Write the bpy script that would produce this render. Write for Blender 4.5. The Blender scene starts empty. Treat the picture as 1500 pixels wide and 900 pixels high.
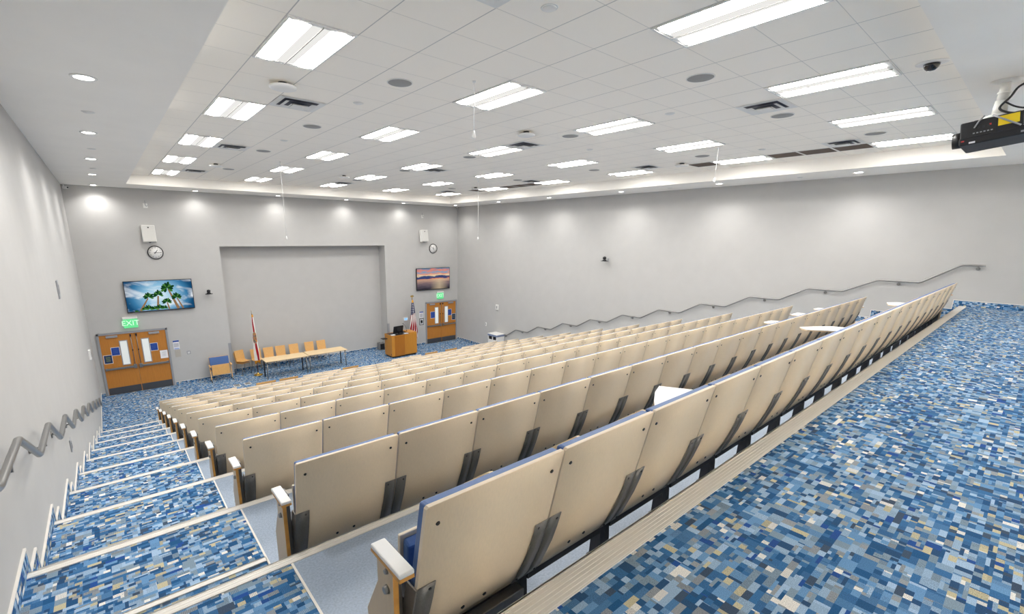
import bpy, bmesh, math, random
from mathutils import Vector, Matrix
random.seed(7)
C = bpy.context.scene.collection
PI = math.pi
R = math.radians
# ------------------------------------------------------------------ dimensions of the place
W = 14.569                      # left wall x = 0, right wall x = W
HS = 6.617                      # soffit height
HT = 6.891                      # tile ceiling height
YB = -21.8                      # back wall
RISE = 0.34674
DY = 1.31381
SW = 0.63260                    # seat spacing
XS = 1.2911                     # left end of the seat rows
ROWY = [-17.604] + [-17.634 + DY * k for k in range(1, 11)]      # top edge of the seat backs
SEATZ0 = 3.519
PZ = [3.467] + [RISE * (10 - k) for k in range(1, 11)]           # platform height of each row
EDGE = [-17.612] + [-15.007 + DY * (j - 1) for j in range(0, 10)]  # riser positions, EDGE[0] = back platform
ZB = 3.845                      # back platform
VX0, VX1 = 1.215, 13.39         # vinyl strip under the seats

# ------------------------------------------------------------------ materials
def lin(c):
    return tuple((v / 255 / 12.92 if v / 255 <= 0.04045 else ((v / 255 + 0.055) / 1.055) ** 2.4) for v in c) + (1,)
MATS = {}
def mat(name, col, rough=0.6, metal=0.0, var=0.0, scale=40, bump=0.0, stretch=None, emit=0.0, coat=0.0):
    m = bpy.data.materials.new(name); m.use_nodes = True
    nt = m.node_tree; b = nt.nodes['Principled BSDF']
    b.inputs['Base Color'].default_value = lin(col)
    b.inputs['Roughness'].default_value = rough
    b.inputs['Metallic'].default_value = metal
    if coat: b.inputs['Coat Weight'].default_value = coat
    if emit:
        b.inputs['Emission Color'].default_value = lin(col); b.inputs['Emission Strength'].default_value = emit
    if var or bump:
        tc = nt.nodes.new('ShaderNodeTexCoord'); mp = nt.nodes.new('ShaderNodeMapping')
        nz = nt.nodes.new('ShaderNodeTexNoise'); nz.inputs['Scale'].default_value = scale; nz.inputs['Detail'].default_value = 4
        if stretch: mp.inputs['Scale'].default_value = stretch
        nt.links.new(tc.outputs['Object'], mp.inputs['Vector']); nt.links.new(mp.outputs['Vector'], nz.inputs['Vector'])
        if var:
            hs = nt.nodes.new('ShaderNodeMix'); hs.data_type = 'RGBA'
            lo = tuple(max(0, v * (1 - var)) for v in lin(col)[:3]) + (1,)
            hi = tuple(min(1, v * (1 + var)) for v in lin(col)[:3]) + (1,)
            hs.inputs[6].default_value = lo; hs.inputs[7].default_value = hi
            rp = nt.nodes.new('ShaderNodeMapRange'); rp.inputs[1].default_value = 0.3; rp.inputs[2].default_value = 0.7
            nt.links.new(nz.outputs['Fac'], rp.inputs[0]); nt.links.new(rp.outputs[0], hs.inputs[0])
            nt.links.new(hs.outputs[2], b.inputs['Base Color'])
        if bump:
            bp = nt.nodes.new('ShaderNodeBump'); bp.inputs['Strength'].default_value = bump; bp.inputs['Distance'].default_value = 0.004
            nt.links.new(nz.outputs['Fac'], bp.inputs['Height']); nt.links.new(bp.outputs[0], b.inputs['Normal'])
    MATS[name] = m
    return m

def emis(name, col, strength):
    m = bpy.data.materials.new(name); m.use_nodes = True
    nt = m.node_tree; nt.nodes.clear()
    e = nt.nodes.new('ShaderNodeEmission'); o = nt.nodes.new('ShaderNodeOutputMaterial')
    e.inputs[0].default_value = lin(col); e.inputs[1].default_value = strength
    nt.links.new(e.outputs[0], o.inputs[0])
    return m

class NT:
    """small helper to write math chains"""
    def __init__(s, nt): s.nt = nt
    def m(s, op, a, b=None, c=None):
        n = s.nt.nodes.new('ShaderNodeMath'); n.operation = op
        for i, v in enumerate((a, b, c)):
            if v is None: continue
            if isinstance(v, (int, float)): n.inputs[i].default_value = v
            else: s.nt.links.new(v, n.inputs[i])
        return n.outputs[0]
    def xyz(s, x, y, z=0.0):
        n = s.nt.nodes.new('ShaderNodeCombineXYZ')
        for i, v in enumerate((x, y, z)):
            if isinstance(v, (int, float)): n.inputs[i].default_value = v
            else: s.nt.links.new(v, n.inputs[i])
        return n.outputs[0]
    def rnd(s, vec):
        n = s.nt.nodes.new('ShaderNodeTexWhiteNoise'); n.noise_dimensions = '3D'; s.nt.links.new(vec, n.inputs['Vector']); return n.outputs['Value']
    def noise(s, vec, scale, detail=2, dist=0.0):
        n = s.nt.nodes.new('ShaderNodeTexNoise'); n.inputs['Scale'].default_value = scale; n.inputs['Detail'].default_value = detail
        n.inputs['Distortion'].default_value = dist
        s.nt.links.new(vec, n.inputs['Vector']); return n.outputs['Fac']
    def ramp(s, fac, stops, interp='LINEAR'):
        n = s.nt.nodes.new('ShaderNodeValToRGB'); n.color_ramp.interpolation = interp
        el = n.color_ramp.elements
        while len(el) < len(stops): el.new(0.5)
        for e, (p, c) in zip(el, stops): e.position = p; e.color = lin(c)
        s.nt.links.new(fac, n.inputs[0]); return n.outputs[0]
    def mix(s, fac, a, b, mode='MIX'):
        n = s.nt.nodes.new('ShaderNodeMix'); n.data_type = 'RGBA'; n.blend_type = mode
        for i, v in ((0, fac), (6, a), (7, b)):
            if isinstance(v, (int, float)): n.inputs[i].default_value = v
            elif isinstance(v, tuple): n.inputs[i].default_value = lin(v)
            else: s.nt.links.new(v, n.inputs[i])
        return n.outputs[2]
    def sep(s, vec):
        n = s.nt.nodes.new('ShaderNodeSeparateXYZ'); s.nt.links.new(vec, n.inputs[0]); return n.outputs

def carpet(name, side=False):
    m = bpy.data.materials.new(name); m.use_nodes = True
    nt = m.node_tree; b = nt.nodes['Principled BSDF']; k = NT(nt)
    g = nt.nodes.new('ShaderNodeNewGeometry')
    x, y, z = k.sep(g.outputs['Position'])
    if side: u, v = y, z
    else: u, v = x, k.m('ADD', y, z)
    cu, cv = 0.035, 0.026
    U = k.m('DIVIDE', u, cu); V = k.m('DIVIDE', v, cv)
    def cell(su, sv, seed, shift):
        vv = k.m('FLOOR', k.m('DIVIDE', V, sv))
        off = k.rnd(k.xyz(vv, seed, 1.5)) if shift else 0.0
        uu = k.m('FLOOR', k.m('ADD', k.m('DIVIDE', U, su), off))
        return k.rnd(k.xyz(uu, vv, seed))
    A = cell(2, 1, 3.1, True); B = cell(1, 1, 7.7, True); D = cell(1.5, 2, 11.3, False); E_ = cell(2.2, 0.5, 15.9, True)
    pick = k.rnd(k.xyz(k.m('FLOOR', k.m('DIVIDE', U, 2)), k.m('FLOOR', k.m('DIVIDE', V, 2)), 21.0))
    pick2 = k.rnd(k.xyz(k.m('FLOOR', k.m('ADD', k.m('DIVIDE', U, 2), 0.5)), k.m('FLOOR', V), 27.0))
    s1 = k.m('GREATER_THAN', pick, 0.36); s2 = k.m('GREATER_THAN', pick, 0.72); s3 = k.m('GREATER_THAN', pick2, 0.90)
    def sel(a, bb, s): return k.m('ADD', k.m('MULTIPLY', a, k.m('SUBTRACT', 1.0, s)), k.m('MULTIPLY', bb, s))
    val = sel(sel(sel(A, B, s1), D, s2), E_, s3)
    pal = [(0.00, (40, 86, 130)), (0.11, (58, 106, 152)), (0.25, (104, 146, 188)), (0.35, (46, 78, 114)), (0.41, (144, 170, 196)),
           (0.52, (76, 118, 160)), (0.615, (42, 80, 146)), (0.64, (128, 148, 164)), (0.74, (158, 184, 210)), (0.83, (66, 82, 102)),
           (0.862, (144, 150, 154)), (0.918, (190, 182, 152)), (0.962, (226, 224, 218))]
    col = k.ramp(val, pal, 'CONSTANT')
    uv = k.xyz(U, V, 0.0)
    fine = k.noise(uv, 9.0, 3)
    f2 = nt.nodes.new('ShaderNodeMapRange'); nt.links.new(fine, f2.inputs[0])
    f2.inputs[1].default_value = 0.32; f2.inputs[2].default_value = 0.68; f2.inputs[3].default_value = 0.72; f2.inputs[4].default_value = 1.28
    mul = k.mix(1.0, col, k.xyz(f2.outputs[0], f2.outputs[0], f2.outputs[0]), 'MULTIPLY')
    # woven stripes and flecks inside some of the blocks
    st = k.m('GREATER_THAN', k.m('FRACT', k.m('MULTIPLY', U, 5.0)), 0.55)
    fl = k.m('GREATER_THAN', k.noise(k.xyz(k.m('MULTIPLY', U, 2.2), k.m('MULTIPLY', V, 7.0), 4.0), 2.0, 2), 0.54)
    w1 = k.m('MULTIPLY', st, k.m('GREATER_THAN', k.m('FRACT', k.m('MULTIPLY', val, 37.0)), 0.78))
    w2 = k.m('MULTIPLY', fl, k.m('LESS_THAN', k.m('FRACT', k.m('MULTIPLY', val, 53.0)), 0.30))
    mul = k.mix(k.m('MULTIPLY', k.m('MAXIMUM', w1, w2), 0.42), mul, (52, 66, 86))
    nt.links.new(mul, b.inputs['Base Color'])
    b.inputs['Roughness'].default_value = 0.95
    b.inputs['Specular IOR Level'].default_value = 0.1
    return m

CARPET = carpet('carpet_mosaic'); CARPET_SIDE = carpet('carpet_mosaic_side', True)
WALL = mat('wall_paint', (184, 183, 181), 0.75, var=0.02, scale=3)
CEIL = mat('soffit_paint', (245, 241, 234), 0.8, var=0.015, scale=2)
WHITE = mat('white_metal', (225, 224, 220), 0.4)
WHITEP = mat('white_plastic', (232, 231, 228), 0.35)
GRILLE = mat('grey_grille', (150, 149, 146), 0.7, var=0.08, scale=300)
VINYL = mat('vinyl_floor', (154, 168, 186), 0.5, var=0.14, scale=90)
ALU = mat('nosing_aluminium', (236, 231, 223), 0.4, 0.0)
STEEL = mat('brushed_steel', (150, 149, 147), 0.3, 0.85, var=0.08, scale=60, stretch=(8, 8, 0.3))
DSTEEL = mat('bracket_steel', (108, 106, 102), 0.42, 0.4, var=0.15, scale=50, stretch=(8, 8, 0.3))
DARK = mat('dark_steel', (52, 52, 56), 0.45, 0.5)
BLACK = mat('black_plastic', (18, 18, 21), 0.4)
BLACKM = mat('projector_black', (20, 21, 27), 0.42)
LAM = mat('beige_laminate', (242, 221, 189), 0.42, var=0.03, scale=14, stretch=(14, 14, 0.6))
PLY = mat('plywood_edge', (228, 212, 188), 0.45, var=0.05, scale=30)
MAPLE = mat('maple_wood', (212, 164, 98), 0.4, var=0.1, scale=10, stretch=(8, 8, 0.7))
MAPLEL = mat('pale_maple', (226, 200, 158), 0.4, var=0.06, scale=10, stretch=(0.7, 8, 8))
OAK = mat('honey_oak', (190, 128, 40), 0.4, var=0.08, scale=9, stretch=(9, 9, 0.5))
DOORW = mat('door_veneer', (184, 120, 46), 0.42, var=0.08, scale=8, stretch=(9, 9, 0.5))
BLUE = mat('blue_vinyl', (68, 102, 158), 0.42, var=0.05, scale=40)
NAVY = mat('navy_sign', (28, 66, 150), 0.5)
DNAVY = mat('dark_navy_sign', (24, 48, 92), 0.5)
GOLD = mat('gold_metal', (206, 170, 84), 0.25, 0.9)
GREYP = mat('grey_paint', (146, 148, 152), 0.5)
KICK = mat('kick_plate', (96, 96, 98), 0.4, 0.7)
PAPER = mat('paper', (232, 232, 236), 0.7)
YELLOW = mat('yellow_label', (240, 208, 24), 0.5)
GREEN = mat('olive_print', (150, 168, 70), 0.6)
BROWNT = mat('brown_opening', (92, 76, 64), 0.8, var=0.15, scale=5)
DUCT = mat('duct_dark', (70, 74, 92), 0.5, var=0.2, scale=6)
REDP = mat('red_dot', (190, 40, 40), 0.5)
PANE = mat('door_pane', (226, 230, 228), 0.1, emit=0.12)
LENS = emis('lamp_lens', (255, 252, 247), 21.0)
BAFFLE = emis('lamp_baffle', (255, 253, 249), 0.42)
DLENS = emis('downlight_lens', (255, 254, 248), 14.0)
TILE = None
def tile_material():
    m = bpy.data.materials.new('acoustic_tile'); m.use_nodes = True
    nt = m.node_tree; b = nt.nodes['Principled BSDF']; k = NT(nt)
    g = nt.nodes.new('ShaderNodeNewGeometry'); x, y, z = k.sep(g.outputs['Position'])
    def line(v, o, s, w):
        f = k.m('FRACT', k.m('DIVIDE', k.m('SUBTRACT', v, o), s))
        d = k.m('MULTIPLY', k.m('MINIMUM', f, k.m('SUBTRACT', 1.0, f)), s)
        return k.m('LESS_THAN', d, w)
    l1 = line(x, 3.277 - 6.05, 0.605, 0.005); l2 = line(y, -15.045 - 11.2, 0.56, 0.003)
    l = k.m('MAXIMUM', l1, k.m('MULTIPLY', l2, 0.7))
    n = k.noise(g.outputs['Position'], 120, 2)
    base = k.mix(n, (250, 243, 231), (253, 247, 237))
    col = k.mix(l, base, (196, 193, 188))
    nt.links.new(col, b.inputs['Base Color']); b.inputs['Roughness'].default_value = 0.85
    return m
TILE = tile_material()

# ------------------------------------------------------------------ mesh helpers
class MB:
    def __init__(s): s.v = []; s.f = []; s.mi = []; s.mats = []; s.sm = []
    def _m(s, m):
        if m is None: m = s.mats[0] if s.mats else None
        if m not in s.mats: s.mats.append(m)
        return s.mats.index(m)
    def add(s, vs, fs, m=None, smooth=False, M=None):
        o = len(s.v); i = s._m(m)
        s.v += [tuple(M @ Vector(p)) if M else tuple(p) for p in vs]
        for f in fs: s.f.append(tuple(o + a for a in f)); s.mi.append(i); s.sm.append(smooth)
        return s
    def box(s, x0, x1, y0, y1, z0, z1, m=None, M=None):
        return s.add([(x0, y0, z0), (x1, y0, z0), (x1, y1, z0), (x0, y1, z0), (x0, y0, z1), (x1, y0, z1), (x1, y1, z1), (x0, y1, z1)],
                     [(3, 2, 1, 0), (4, 5, 6, 7), (0, 1, 5, 4), (1, 2, 6, 5), (2, 3, 7, 6), (3, 0, 4, 7)], m, False, M)
    def cyl(s, p0, p1, r0, r1=None, m=None, n=16, cap=True):
        r1 = r0 if r1 is None else r1
        p0 = Vector(p0); p1 = Vector(p1); d = (p1 - p0).normalized()
        a = d.orthogonal().normalized(); b = d.cross(a)
        vs = []
        for p, r in ((p0, r0), (p1, r1)):
            for i in range(n):
                t = 2 * PI * i / n; vs.append(p + a * r * math.cos(t) + b * r * math.sin(t))
        s.add(vs, [(i, (i + 1) % n, n + (i + 1) % n, n + i) for i in range(n)], m, True)
        if cap: s.add(vs, [tuple(range(n - 1, -1, -1)), tuple(range(n, 2 * n))], m)
        return s
    def tube(s, pts, r, m=None, n=12, cap=True):
        pts = [Vector(p) for p in pts]; rings = []
        for i, p in enumerate(pts):
            t0 = (p - pts[i - 1]).normalized() if i else None
            t1 = (pts[i + 1] - p).normalized() if i < len(pts) - 1 else None
            t = ((t0 or t1) + (t1 or t0)).normalized()
            ref = Vector((1, 0, 0)) if abs(t.x) < 0.8 else Vector((0, 0, 1))
            a = t.cross(ref).normalized(); b = t.cross(a)
            k = 1.0
            if t0 and t1:
                k = 1 / max(0.35, math.sqrt((1 + t0.dot(t1)) / 2))
            ax = (t1 - t0).normalized() if (t0 and t1 and (t1 - t0).length > 1e-4) else None
            ring = []
            for j in range(n):
                q = a * math.cos(2 * PI * j / n) * r + b * math.sin(2 * PI * j / n) * r
                if ax: q = q + ax * q.dot(ax) * (k - 1)
                ring.append(p + q)
            rings.append(ring)
        vs = [q for r_ in rings for q in r_]; fs = []
        for i in range(len(pts) - 1):
            for j in range(n): fs.append((i * n + j, i * n + (j + 1) % n, (i + 1) * n + (j + 1) % n, (i + 1) * n + j))
        s.add(vs, fs, m, True)
        if cap: s.add(vs, [tuple(range(n - 1, -1, -1)), tuple((len(pts) - 1) * n + j for j in range(n))], m)
        return s
    def prism(s, poly, a0, a1, axis, m=None, M=None):
        """poly in the two other axes, extruded along axis from a0 to a1"""
        n = len(poly)
        def P(u, v, a):
            return {'x': (a, u, v), 'y': (u, a, v), 'z': (u, v, a)}[axis]
        vs = [P(u, v, a0) for u, v in poly] + [P(u, v, a1) for u, v in poly]
        fs = [tuple(range(n)), tuple(range(2 * n - 1, n - 1, -1))] + [(i, n + i, n + (i + 1) % n, (i + 1) % n) for i in range(n)]
        return s.add(vs, fs, m, False, M)
    def lathe(s, prof, c=(0, 0, 0), m=None, n=24, axis='z'):
        c = Vector(c); vs = []; fs = []
        for r, h in prof:
            for j in range(n):
                t = 2 * PI * j / n; q = (r * math.cos(t), r * math.sin(t), h)
                if axis == 'y': q = (q[0], q[2], q[1])
                if axis == 'x': q = (q[2], q[0], q[1])
                vs.append(c + Vector(q))
        for i in range(len(prof) - 1):
            for j in range(n): fs.append((i * n + j, i * n + (j + 1) % n, (i + 1) * n + (j + 1) % n, (i + 1) * n + j))
        s.add(vs, fs, m, True)
        if prof[0] != prof[-1]: s.add(vs, [tuple(range(n)), tuple((len(prof) - 1) * n + j for j in range(n))], m)
        return s
    def build(s, name, m=None, parent=None, bevel=0.0, loc=None, segs=2):
        me = s.mesh(name, m, bevel, segs)
        return link(name, me, parent, loc)
    def mesh(s, name, m=None, bevel=0.0, segs=2):
        me = bpy.data.meshes.new(name)
        me.from_pydata([tuple(p) for p in s.v], [], s.f)
        if m is not None: s.mats = [m if q is None else q for q in s.mats] or [m]
        for q in s.mats: me.materials.append(q)
        for p, i, sm in zip(me.polygons, s.mi, s.sm): p.material_index = i; p.use_smooth = sm
        bm = bmesh.new(); bm.from_mesh(me)
        bmesh.ops.remove_doubles(bm, verts=bm.verts, dist=1e-6)
        bmesh.ops.recalc_face_normals(bm, faces=bm.faces)
        if bevel:
            ed = [e for e in bm.edges if len(e.link_faces) == 2 and e.calc_face_angle(0) > 0.6]
            bmesh.ops.bevel(bm, geom=ed, offset=bevel, segments=segs, profile=0.5, affect='EDGES', clamp_overlap=True)
        bm.to_mesh(me); bm.free()
        return me
def link(name, me, parent=None, loc=None):
    o = bpy.data.objects.new(name, me); C.objects.link(o)
    if parent: o.parent = parent
    if loc: o.location = loc
    return o
def thing(name, label, cat, loc=(0, 0, 0), rz=0.0, group=None):
    o = bpy.data.objects.new(name, None); C.objects.link(o); o.empty_display_size = 0.1
    o.location = loc; o.rotation_euler = (0, 0, rz)
    o['label'] = label; o['category'] = cat
    if group: o['group'] = group
    return o
def tag(o, label, cat, group=None):
    o['label'] = label; o['category'] = cat
    if group: o['group'] = group
    return o
def struct(o): o['kind'] = 'structure'; return o
def copy_tree(o, parent=None):
    c = o.copy(); C.objects.link(c)
    if parent: c.parent = parent
    for ch in list(o.children): copy_tree(ch, c)
    return c
ORD = ['zeroth', 'first', 'second', 'third', 'fourth', 'fifth', 'sixth', 'seventh', 'eighth', 'ninth', 'tenth', 'eleventh', 'twelfth',
       'thirteenth', 'fourteenth', 'fifteenth', 'sixteenth', 'seventeenth', 'eighteenth', 'nineteenth', 'twentieth']
def text_mesh(body, size, depth=0.002, align='CENTER'):
    cu = bpy.data.curves.new('lettering', 'FONT'); cu.body = body; cu.size = size; cu.extrude = depth; cu.align_x = align; cu.align_y = 'CENTER'
    cu.resolution_u = 2
    ob = bpy.data.objects.new('lettering', cu); C.objects.link(ob)
    dg = bpy.context.evaluated_depsgraph_get(); dg.update()
    me = bpy.data.meshes.new_from_object(ob.evaluated_get(dg))
    bpy.data.objects.remove(ob); bpy.data.curves.remove(cu)
    return me

# ------------------------------------------------------------------ room shell
def smooth_path(p, k=6):
    p = [Vector(q) for q in p]; p = [p[0] * 2 - p[1]] + p + [p[-1] * 2 - p[-2]]; out = []
    for i in range(1, len(p) - 2):
        for j in range(k):
            t = j / k; a, b, c, d = p[i - 1:i + 3]
            out.append(0.5 * ((2 * b) + (c - a) * t + (2 * a - 5 * b + 4 * c - d) * t * t + (3 * b - a - 3 * c + d) * t ** 3))
    out.append(p[-2]); return out
def build_shell():
    f = MB(); ca, vi, cs = CARPET, VINYL, CARPET_SIDE
    def quad(a, b, c, d, m): f.add([a, b, c, d], [(0, 1, 2, 3)], m)
    def flat(x0, x1, y0, y1, z, m): quad((x0, y0, z), (x1, y0, z), (x1, y1, z), (x0, y1, z), m)
    flat(0, W, YB, EDGE[0], ZB, ca)
    tops = [ZB] + PZ[:10] + [0.0]
    for k in range(10):             # platform k between EDGE[k] and EDGE[k+1]
        z = PZ[k]; y0, y1 = EDGE[k], EDGE[k + 1]
        flat(VX0, VX1, y0, y1, z, vi)
        for a, b in ((0, VX0), (VX1, W)): flat(a, b, y0, y1, z, ca)
    for k in range(11):             # risers and half steps
        y = EDGE[k]; hi = ZB if k == 0 else PZ[k - 1]; lo = PZ[k] if k < 10 else 0.0
        if k == 10: lo = 0.0
        quad((VX0, y, lo), (VX1, y, lo), (VX1, y, hi), (VX0, y, hi), vi)
        mid = (hi + lo) / 2; y2 = y + 0.32
        for a, b in ((0, VX0 - 0.05), (VX1 + 0.05, W)):
            flat(a, b, y, y2, mid, ca)
            quad((a, y, mid), (b, y, mid), (b, y, hi), (a, y, hi), ca)
            quad((a, y2, lo), (b, y2, lo), (b, y2, mid), (a, y2, mid), ca)
            for xx in ((b,) if a == 0 else (a,)): quad((xx, y, lo), (xx, y2, lo), (xx, y2, mid), (xx, y, mid), cs)
        for a, b in ((VX0 - 0.05, VX0), (VX1, VX1 + 0.05)): quad((a, y, lo), (b, y, lo), (b, y, hi), (a, y, hi), ca)
    # stage floor, with the vinyl strip of the front row let into it
    flat(VX0, VX1, EDGE[10], -3.20, 0.0, vi)
    flat(0, VX0, EDGE[10], 0, 0, ca); flat(VX1, W, EDGE[10], 0, 0, ca); flat(VX0, VX1, -3.20, 0, 0, ca)
    flat(RX0, RX1, 0, RD, 0.0, ca)
    struct(f.build('floor', None))
    # metal strips between carpet and vinyl
    t = MB()
    for k in range(10):
        for xx in (VX0, VX1): t.box(xx - 0.006, xx + 0.006, EDGE[k] + 0.002, EDGE[k + 1] - 0.055, PZ[k], PZ[k] + 0.003, ALU)
    struct(t.build('trim_1', ALU))
    # nosings: one ribbed strip per row edge
    for k in range(11):
        y = EDGE[k]; z = ZB if k == 0 else PZ[k - 1]
        w = 0.105 if k == 0 else 0.055
        n = MB(); n.box(0.012, W - 0.012, y - w, y + 0.006, z, z + 0.006, ALU)
        n.box(0.012, W - 0.012, y, y + 0.008, z - 0.035, z + 0.006, ALU)
        ribs = 6 if k == 0 else 3
        for i in range(ribs):
            yy = y - w + (i + 0.6) * w / ribs
            n.box(0.012, W - 0.012, yy - 0.0035, yy + 0.0035, z + 0.006, z + 0.0075, ALU)
        struct(n.build('trim_%d' % (2 + k), ALU))
        lo = PZ[k] if k < 10 else 0.0
        mid = (z + lo) / 2; y2 = y + 0.32
        n = MB()
        for a, b in ((0.012, VX0 - 0.05), (VX1 + 0.05, W - 0.012)):
            n.box(a, b, y2 - 0.034, y2 + 0.006, mid, mid + 0.007, ALU)
            n.box(a, b, y2, y2 + 0.008, mid - 0.035, mid + 0.007, ALU)
            xx = b if a < 1 else a
            n.prism([(y + 0.01, lo + 0.004), (y2 + 0.008, lo + 0.004), (y2 + 0.008, mid + 0.007), (y + 0.01, mid + 0.007)], xx - 0.004, xx + 0.004, 'x', ALU)
        struct(n.build('trim_%d' % (20 + k), ALU))
    # walls
    T = 0.12
    struct(MB().box(-T, 0, YB, T, -0.3, 7.3).build('wall_left', WALL))
    struct(MB().box(W, W + T, YB, T, -0.3, 7.3).build('wall_right', WALL))
    struct(MB().box(-T, W + T, YB - T, YB, -0.3, 7.3).build('wall_back', WALL))
    b = MB()
    b.box(0, RX0, 0, 0.9, -0.3, 7.3); b.box(RX1, W, 0, 0.9, -0.3, 7.3); b.box(RX0, RX1, 0, 0.9, RH, 7.3)
    b.box(RX0, RX1, RD, 0.9, -0.3, RH)
    struct(b.build('wall_front', WALL))
    # ceiling: soffit ring, tray sides, tile field
    tx0, tx1, ty0, ty1 = 1.4985, 13.0416, -17.8135, -1.4932
    c = MB()
    for a in ((0, tx0, YB, 0), (tx1, W, YB, 0), (tx0, tx1, YB, ty0), (tx0, tx1, ty1, 0)):
        c.box(a[0], a[1], a[2], a[3], HS, 7.25, CEIL)
    c.box(tx0, tx1, ty0, ty1, HT, 7.25, TILE)
    struct(c.build('ceiling', CEIL))
    # carpet skirting with pale cap
    prof = [(YB, ZB)]
    H_ = 0.115
    lower = []; upper = []
    for k in range(11):
        y = EDGE[k]; hi = ZB if k == 0 else PZ[k - 1]; lo = PZ[k] if k < 10 else 0.0; mid = (hi + lo) / 2
        lower += [(y, hi), (y, mid), (y + 0.30, mid), (y + 0.30, lo)]
        upper += [(y + 0.10, hi + H_), (y + 0.10, mid + H_), (y + 0.40, mid + H_), (y + 0.40, lo + H_)]
    lower = [(YB, ZB)] + lower + [(-0.001, 0.0)]; upper = [(YB, ZB + H_)] + upper + [(-0.001, H_)]
    for nm, x0, x1 in (('left', 0.0, 0.012), ('right', W - 0.012, W)):
        s = MB()
        for i in range(len(lower) - 1):
            a, b2 = lower[i], lower[i + 1]; c2, d = upper[i + 1], upper[i]
            s.prism([a, b2, c2, d], x0, x1, 'x', CARPET_SIDE)
        for i in range(len(upper) - 1):
            a, b2 = upper[i], upper[i + 1]
            e0, e1 = (x0, x1 + 0.003) if nm == 'left' else (x0 - 0.003, x1)
            if abs(a[1] - b2[1]) < 1e-6: s.box(e0, e1, a[0], b2[0], a[1], a[1] + 0.010, PLYW)
            else: s.box(e0, e1, a[0], a[0] + 0.010, b2[1], a[1] + 0.010, PLYW)
        struct(s.build('baseboard_' + nm, None))
    s = MB()
    def bb(x0, x1, y0, y1):
        s.box(x0, x1, y0, y1, 0, 0.10, CARPET); s.box(x0, x1, y0 - 0.002, y1, 0.10, 0.110, PLYW)
    bb(0.012, 0.12, -0.012, 0); bb(2.085, RX0, -0.012, 0); bb(RX1, 12.57, -0.012, 0); bb(14.51, W - 0.012, -0.012, 0)
    bb(RX0, RX1, RD - 0.012, RD)
    for xx, x2 in ((RX0, RX0 + 0.012), (RX1 - 0.012, RX1)):
        s.box(xx, x2, 0, RD, 0, 0.10, CARPET_SIDE); s.box(xx, x2, 0, RD, 0.10, 0.11, PLYW)
    struct(s.build('baseboard_front', None))
    # corner guards on the recess edges
    for i, xx in enumerate((RX0, RX1)):
        g = MB()
        if i == 0: g.box(xx - 0.10, xx + 0.004, -0.006, 0.0, 0.11, 1.27); g.box(xx, xx + 0.004, -0.006, 0.05, 0.11, 1.27)
        else: g.box(xx - 0.004, xx + 0.10, -0.006, 0.0, 0.11, 1.27); g.box(xx - 0.004, xx, -0.006, 0.05, 0.11, 1.27)
        struct(g.build('trim_%d' % (40 + i), GREYP))
RX0, RX1, RH, RD = 3.972, 10.525, 4.797, 0.58
PLYW = mat('cap_trim', (222, 218, 212), 0.5)
build_shell()

# ------------------------------------------------------------------ ceiling things
def panel_light(x, y, label):
    t = thing('recessed_ceiling_light', label, 'ceiling light', (x, y, HT), 0, 'recessed light panels in the tile ceiling')
    return t
def make_light_meshes():
    a, b = 0.2975, 0.552
    fr = MB()
    z0 = -0.012
    for q in ((-a, a, -b, -b + 0.018), (-a, a, b - 0.018, b), (-a, -a + 0.018, -b + 0.018, b - 0.018), (a - 0.018, a, -b + 0.018, b - 0.018)):
        fr.box(q[0], q[1], q[2], q[3], z0, -0.001, WHITE)
    fr.box(-a + 0.018, a - 0.018, -b + 0.018, b - 0.018, -0.003, -0.001, WHITE)
    frame = fr.mesh('frame')
    def lens(x0, x1):
        n = 8; vs = []; fs = []
        for i in range(n + 1):
            u = i / n; x = x0 + (x1 - x0) * u; z = -0.004 - 0.014 * math.sin(PI * u)
            vs += [(x, -b + 0.05, z), (x, b - 0.05, z)]
        for i in range(n): fs.append((2 * i, 2 * i + 1, 2 * i + 3, 2 * i + 2))
        m = MB(); m.add(vs, fs, LENS, True)
        m.add([vs[2 * i] for i in range(n + 1)], [tuple(range(n + 1))], LENS); m.add([vs[2 * i + 1] for i in range(n + 1)], [tuple(range(n, -1, -1))], LENS)
        me = m.mesh('lens')
        return me
    l1 = lens(-0.268, -0.085); l2 = lens(0.085, 0.268)
    e1, e2 = [MB().box(-0.268, 0.268, s * (b - 0.034) - 0.014, s * (b - 0.034) + 0.014, -0.010, -0.003, WHITE).mesh('end_plate') for s in (-1, 1)]
    bar = MB().box(-0.004, 0.004, -b + 0.02, b - 0.02, -0.020, -0.003, GRILLE).mesh('centre_bar')
    f1 = MB().prism([(-0.085, -0.003), (-0.004, -0.003), (-0.004, -0.015)], -b + 0.05, b - 0.05, 'y', BAFFLE).mesh('baffle')
    f2 = MB().prism([(0.085, -0.003), (0.004, -0.003), (0.004, -0.015)], -b + 0.05, b - 0.05, 'y', BAFFLE).mesh('baffle')
    return frame, l1, l2, e1, e2, bar, f1, f2
LM = make_light_meshes()
LX = [2.369, 4.789, 7.209, 9.629, 12.049]
LX = [2.3695, 4.7895, 7.2095, 9.6295, 12.0495]
LY = [-2.725, -5.525, -8.325, -11.125, -13.925, -16.725]
colw = ['leftmost column', 'second column from the left', 'middle column', 'second column from the right', 'rightmost column']
for i, x in enumerate(LX):
    for j, y in enumerate(LY):
        if i == 0 and j == 5: continue
        t = panel_light(x, y, 'bright ceiling light, %s from the stage wall, %s' % (ORD[j + 1], colw[i]))
        for nm, me in zip(('frame', 'lens', 'lens', 'end_plate', 'end_plate', 'centre_bar', 'baffle', 'baffle'), LM): link(nm, me, t)

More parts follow.
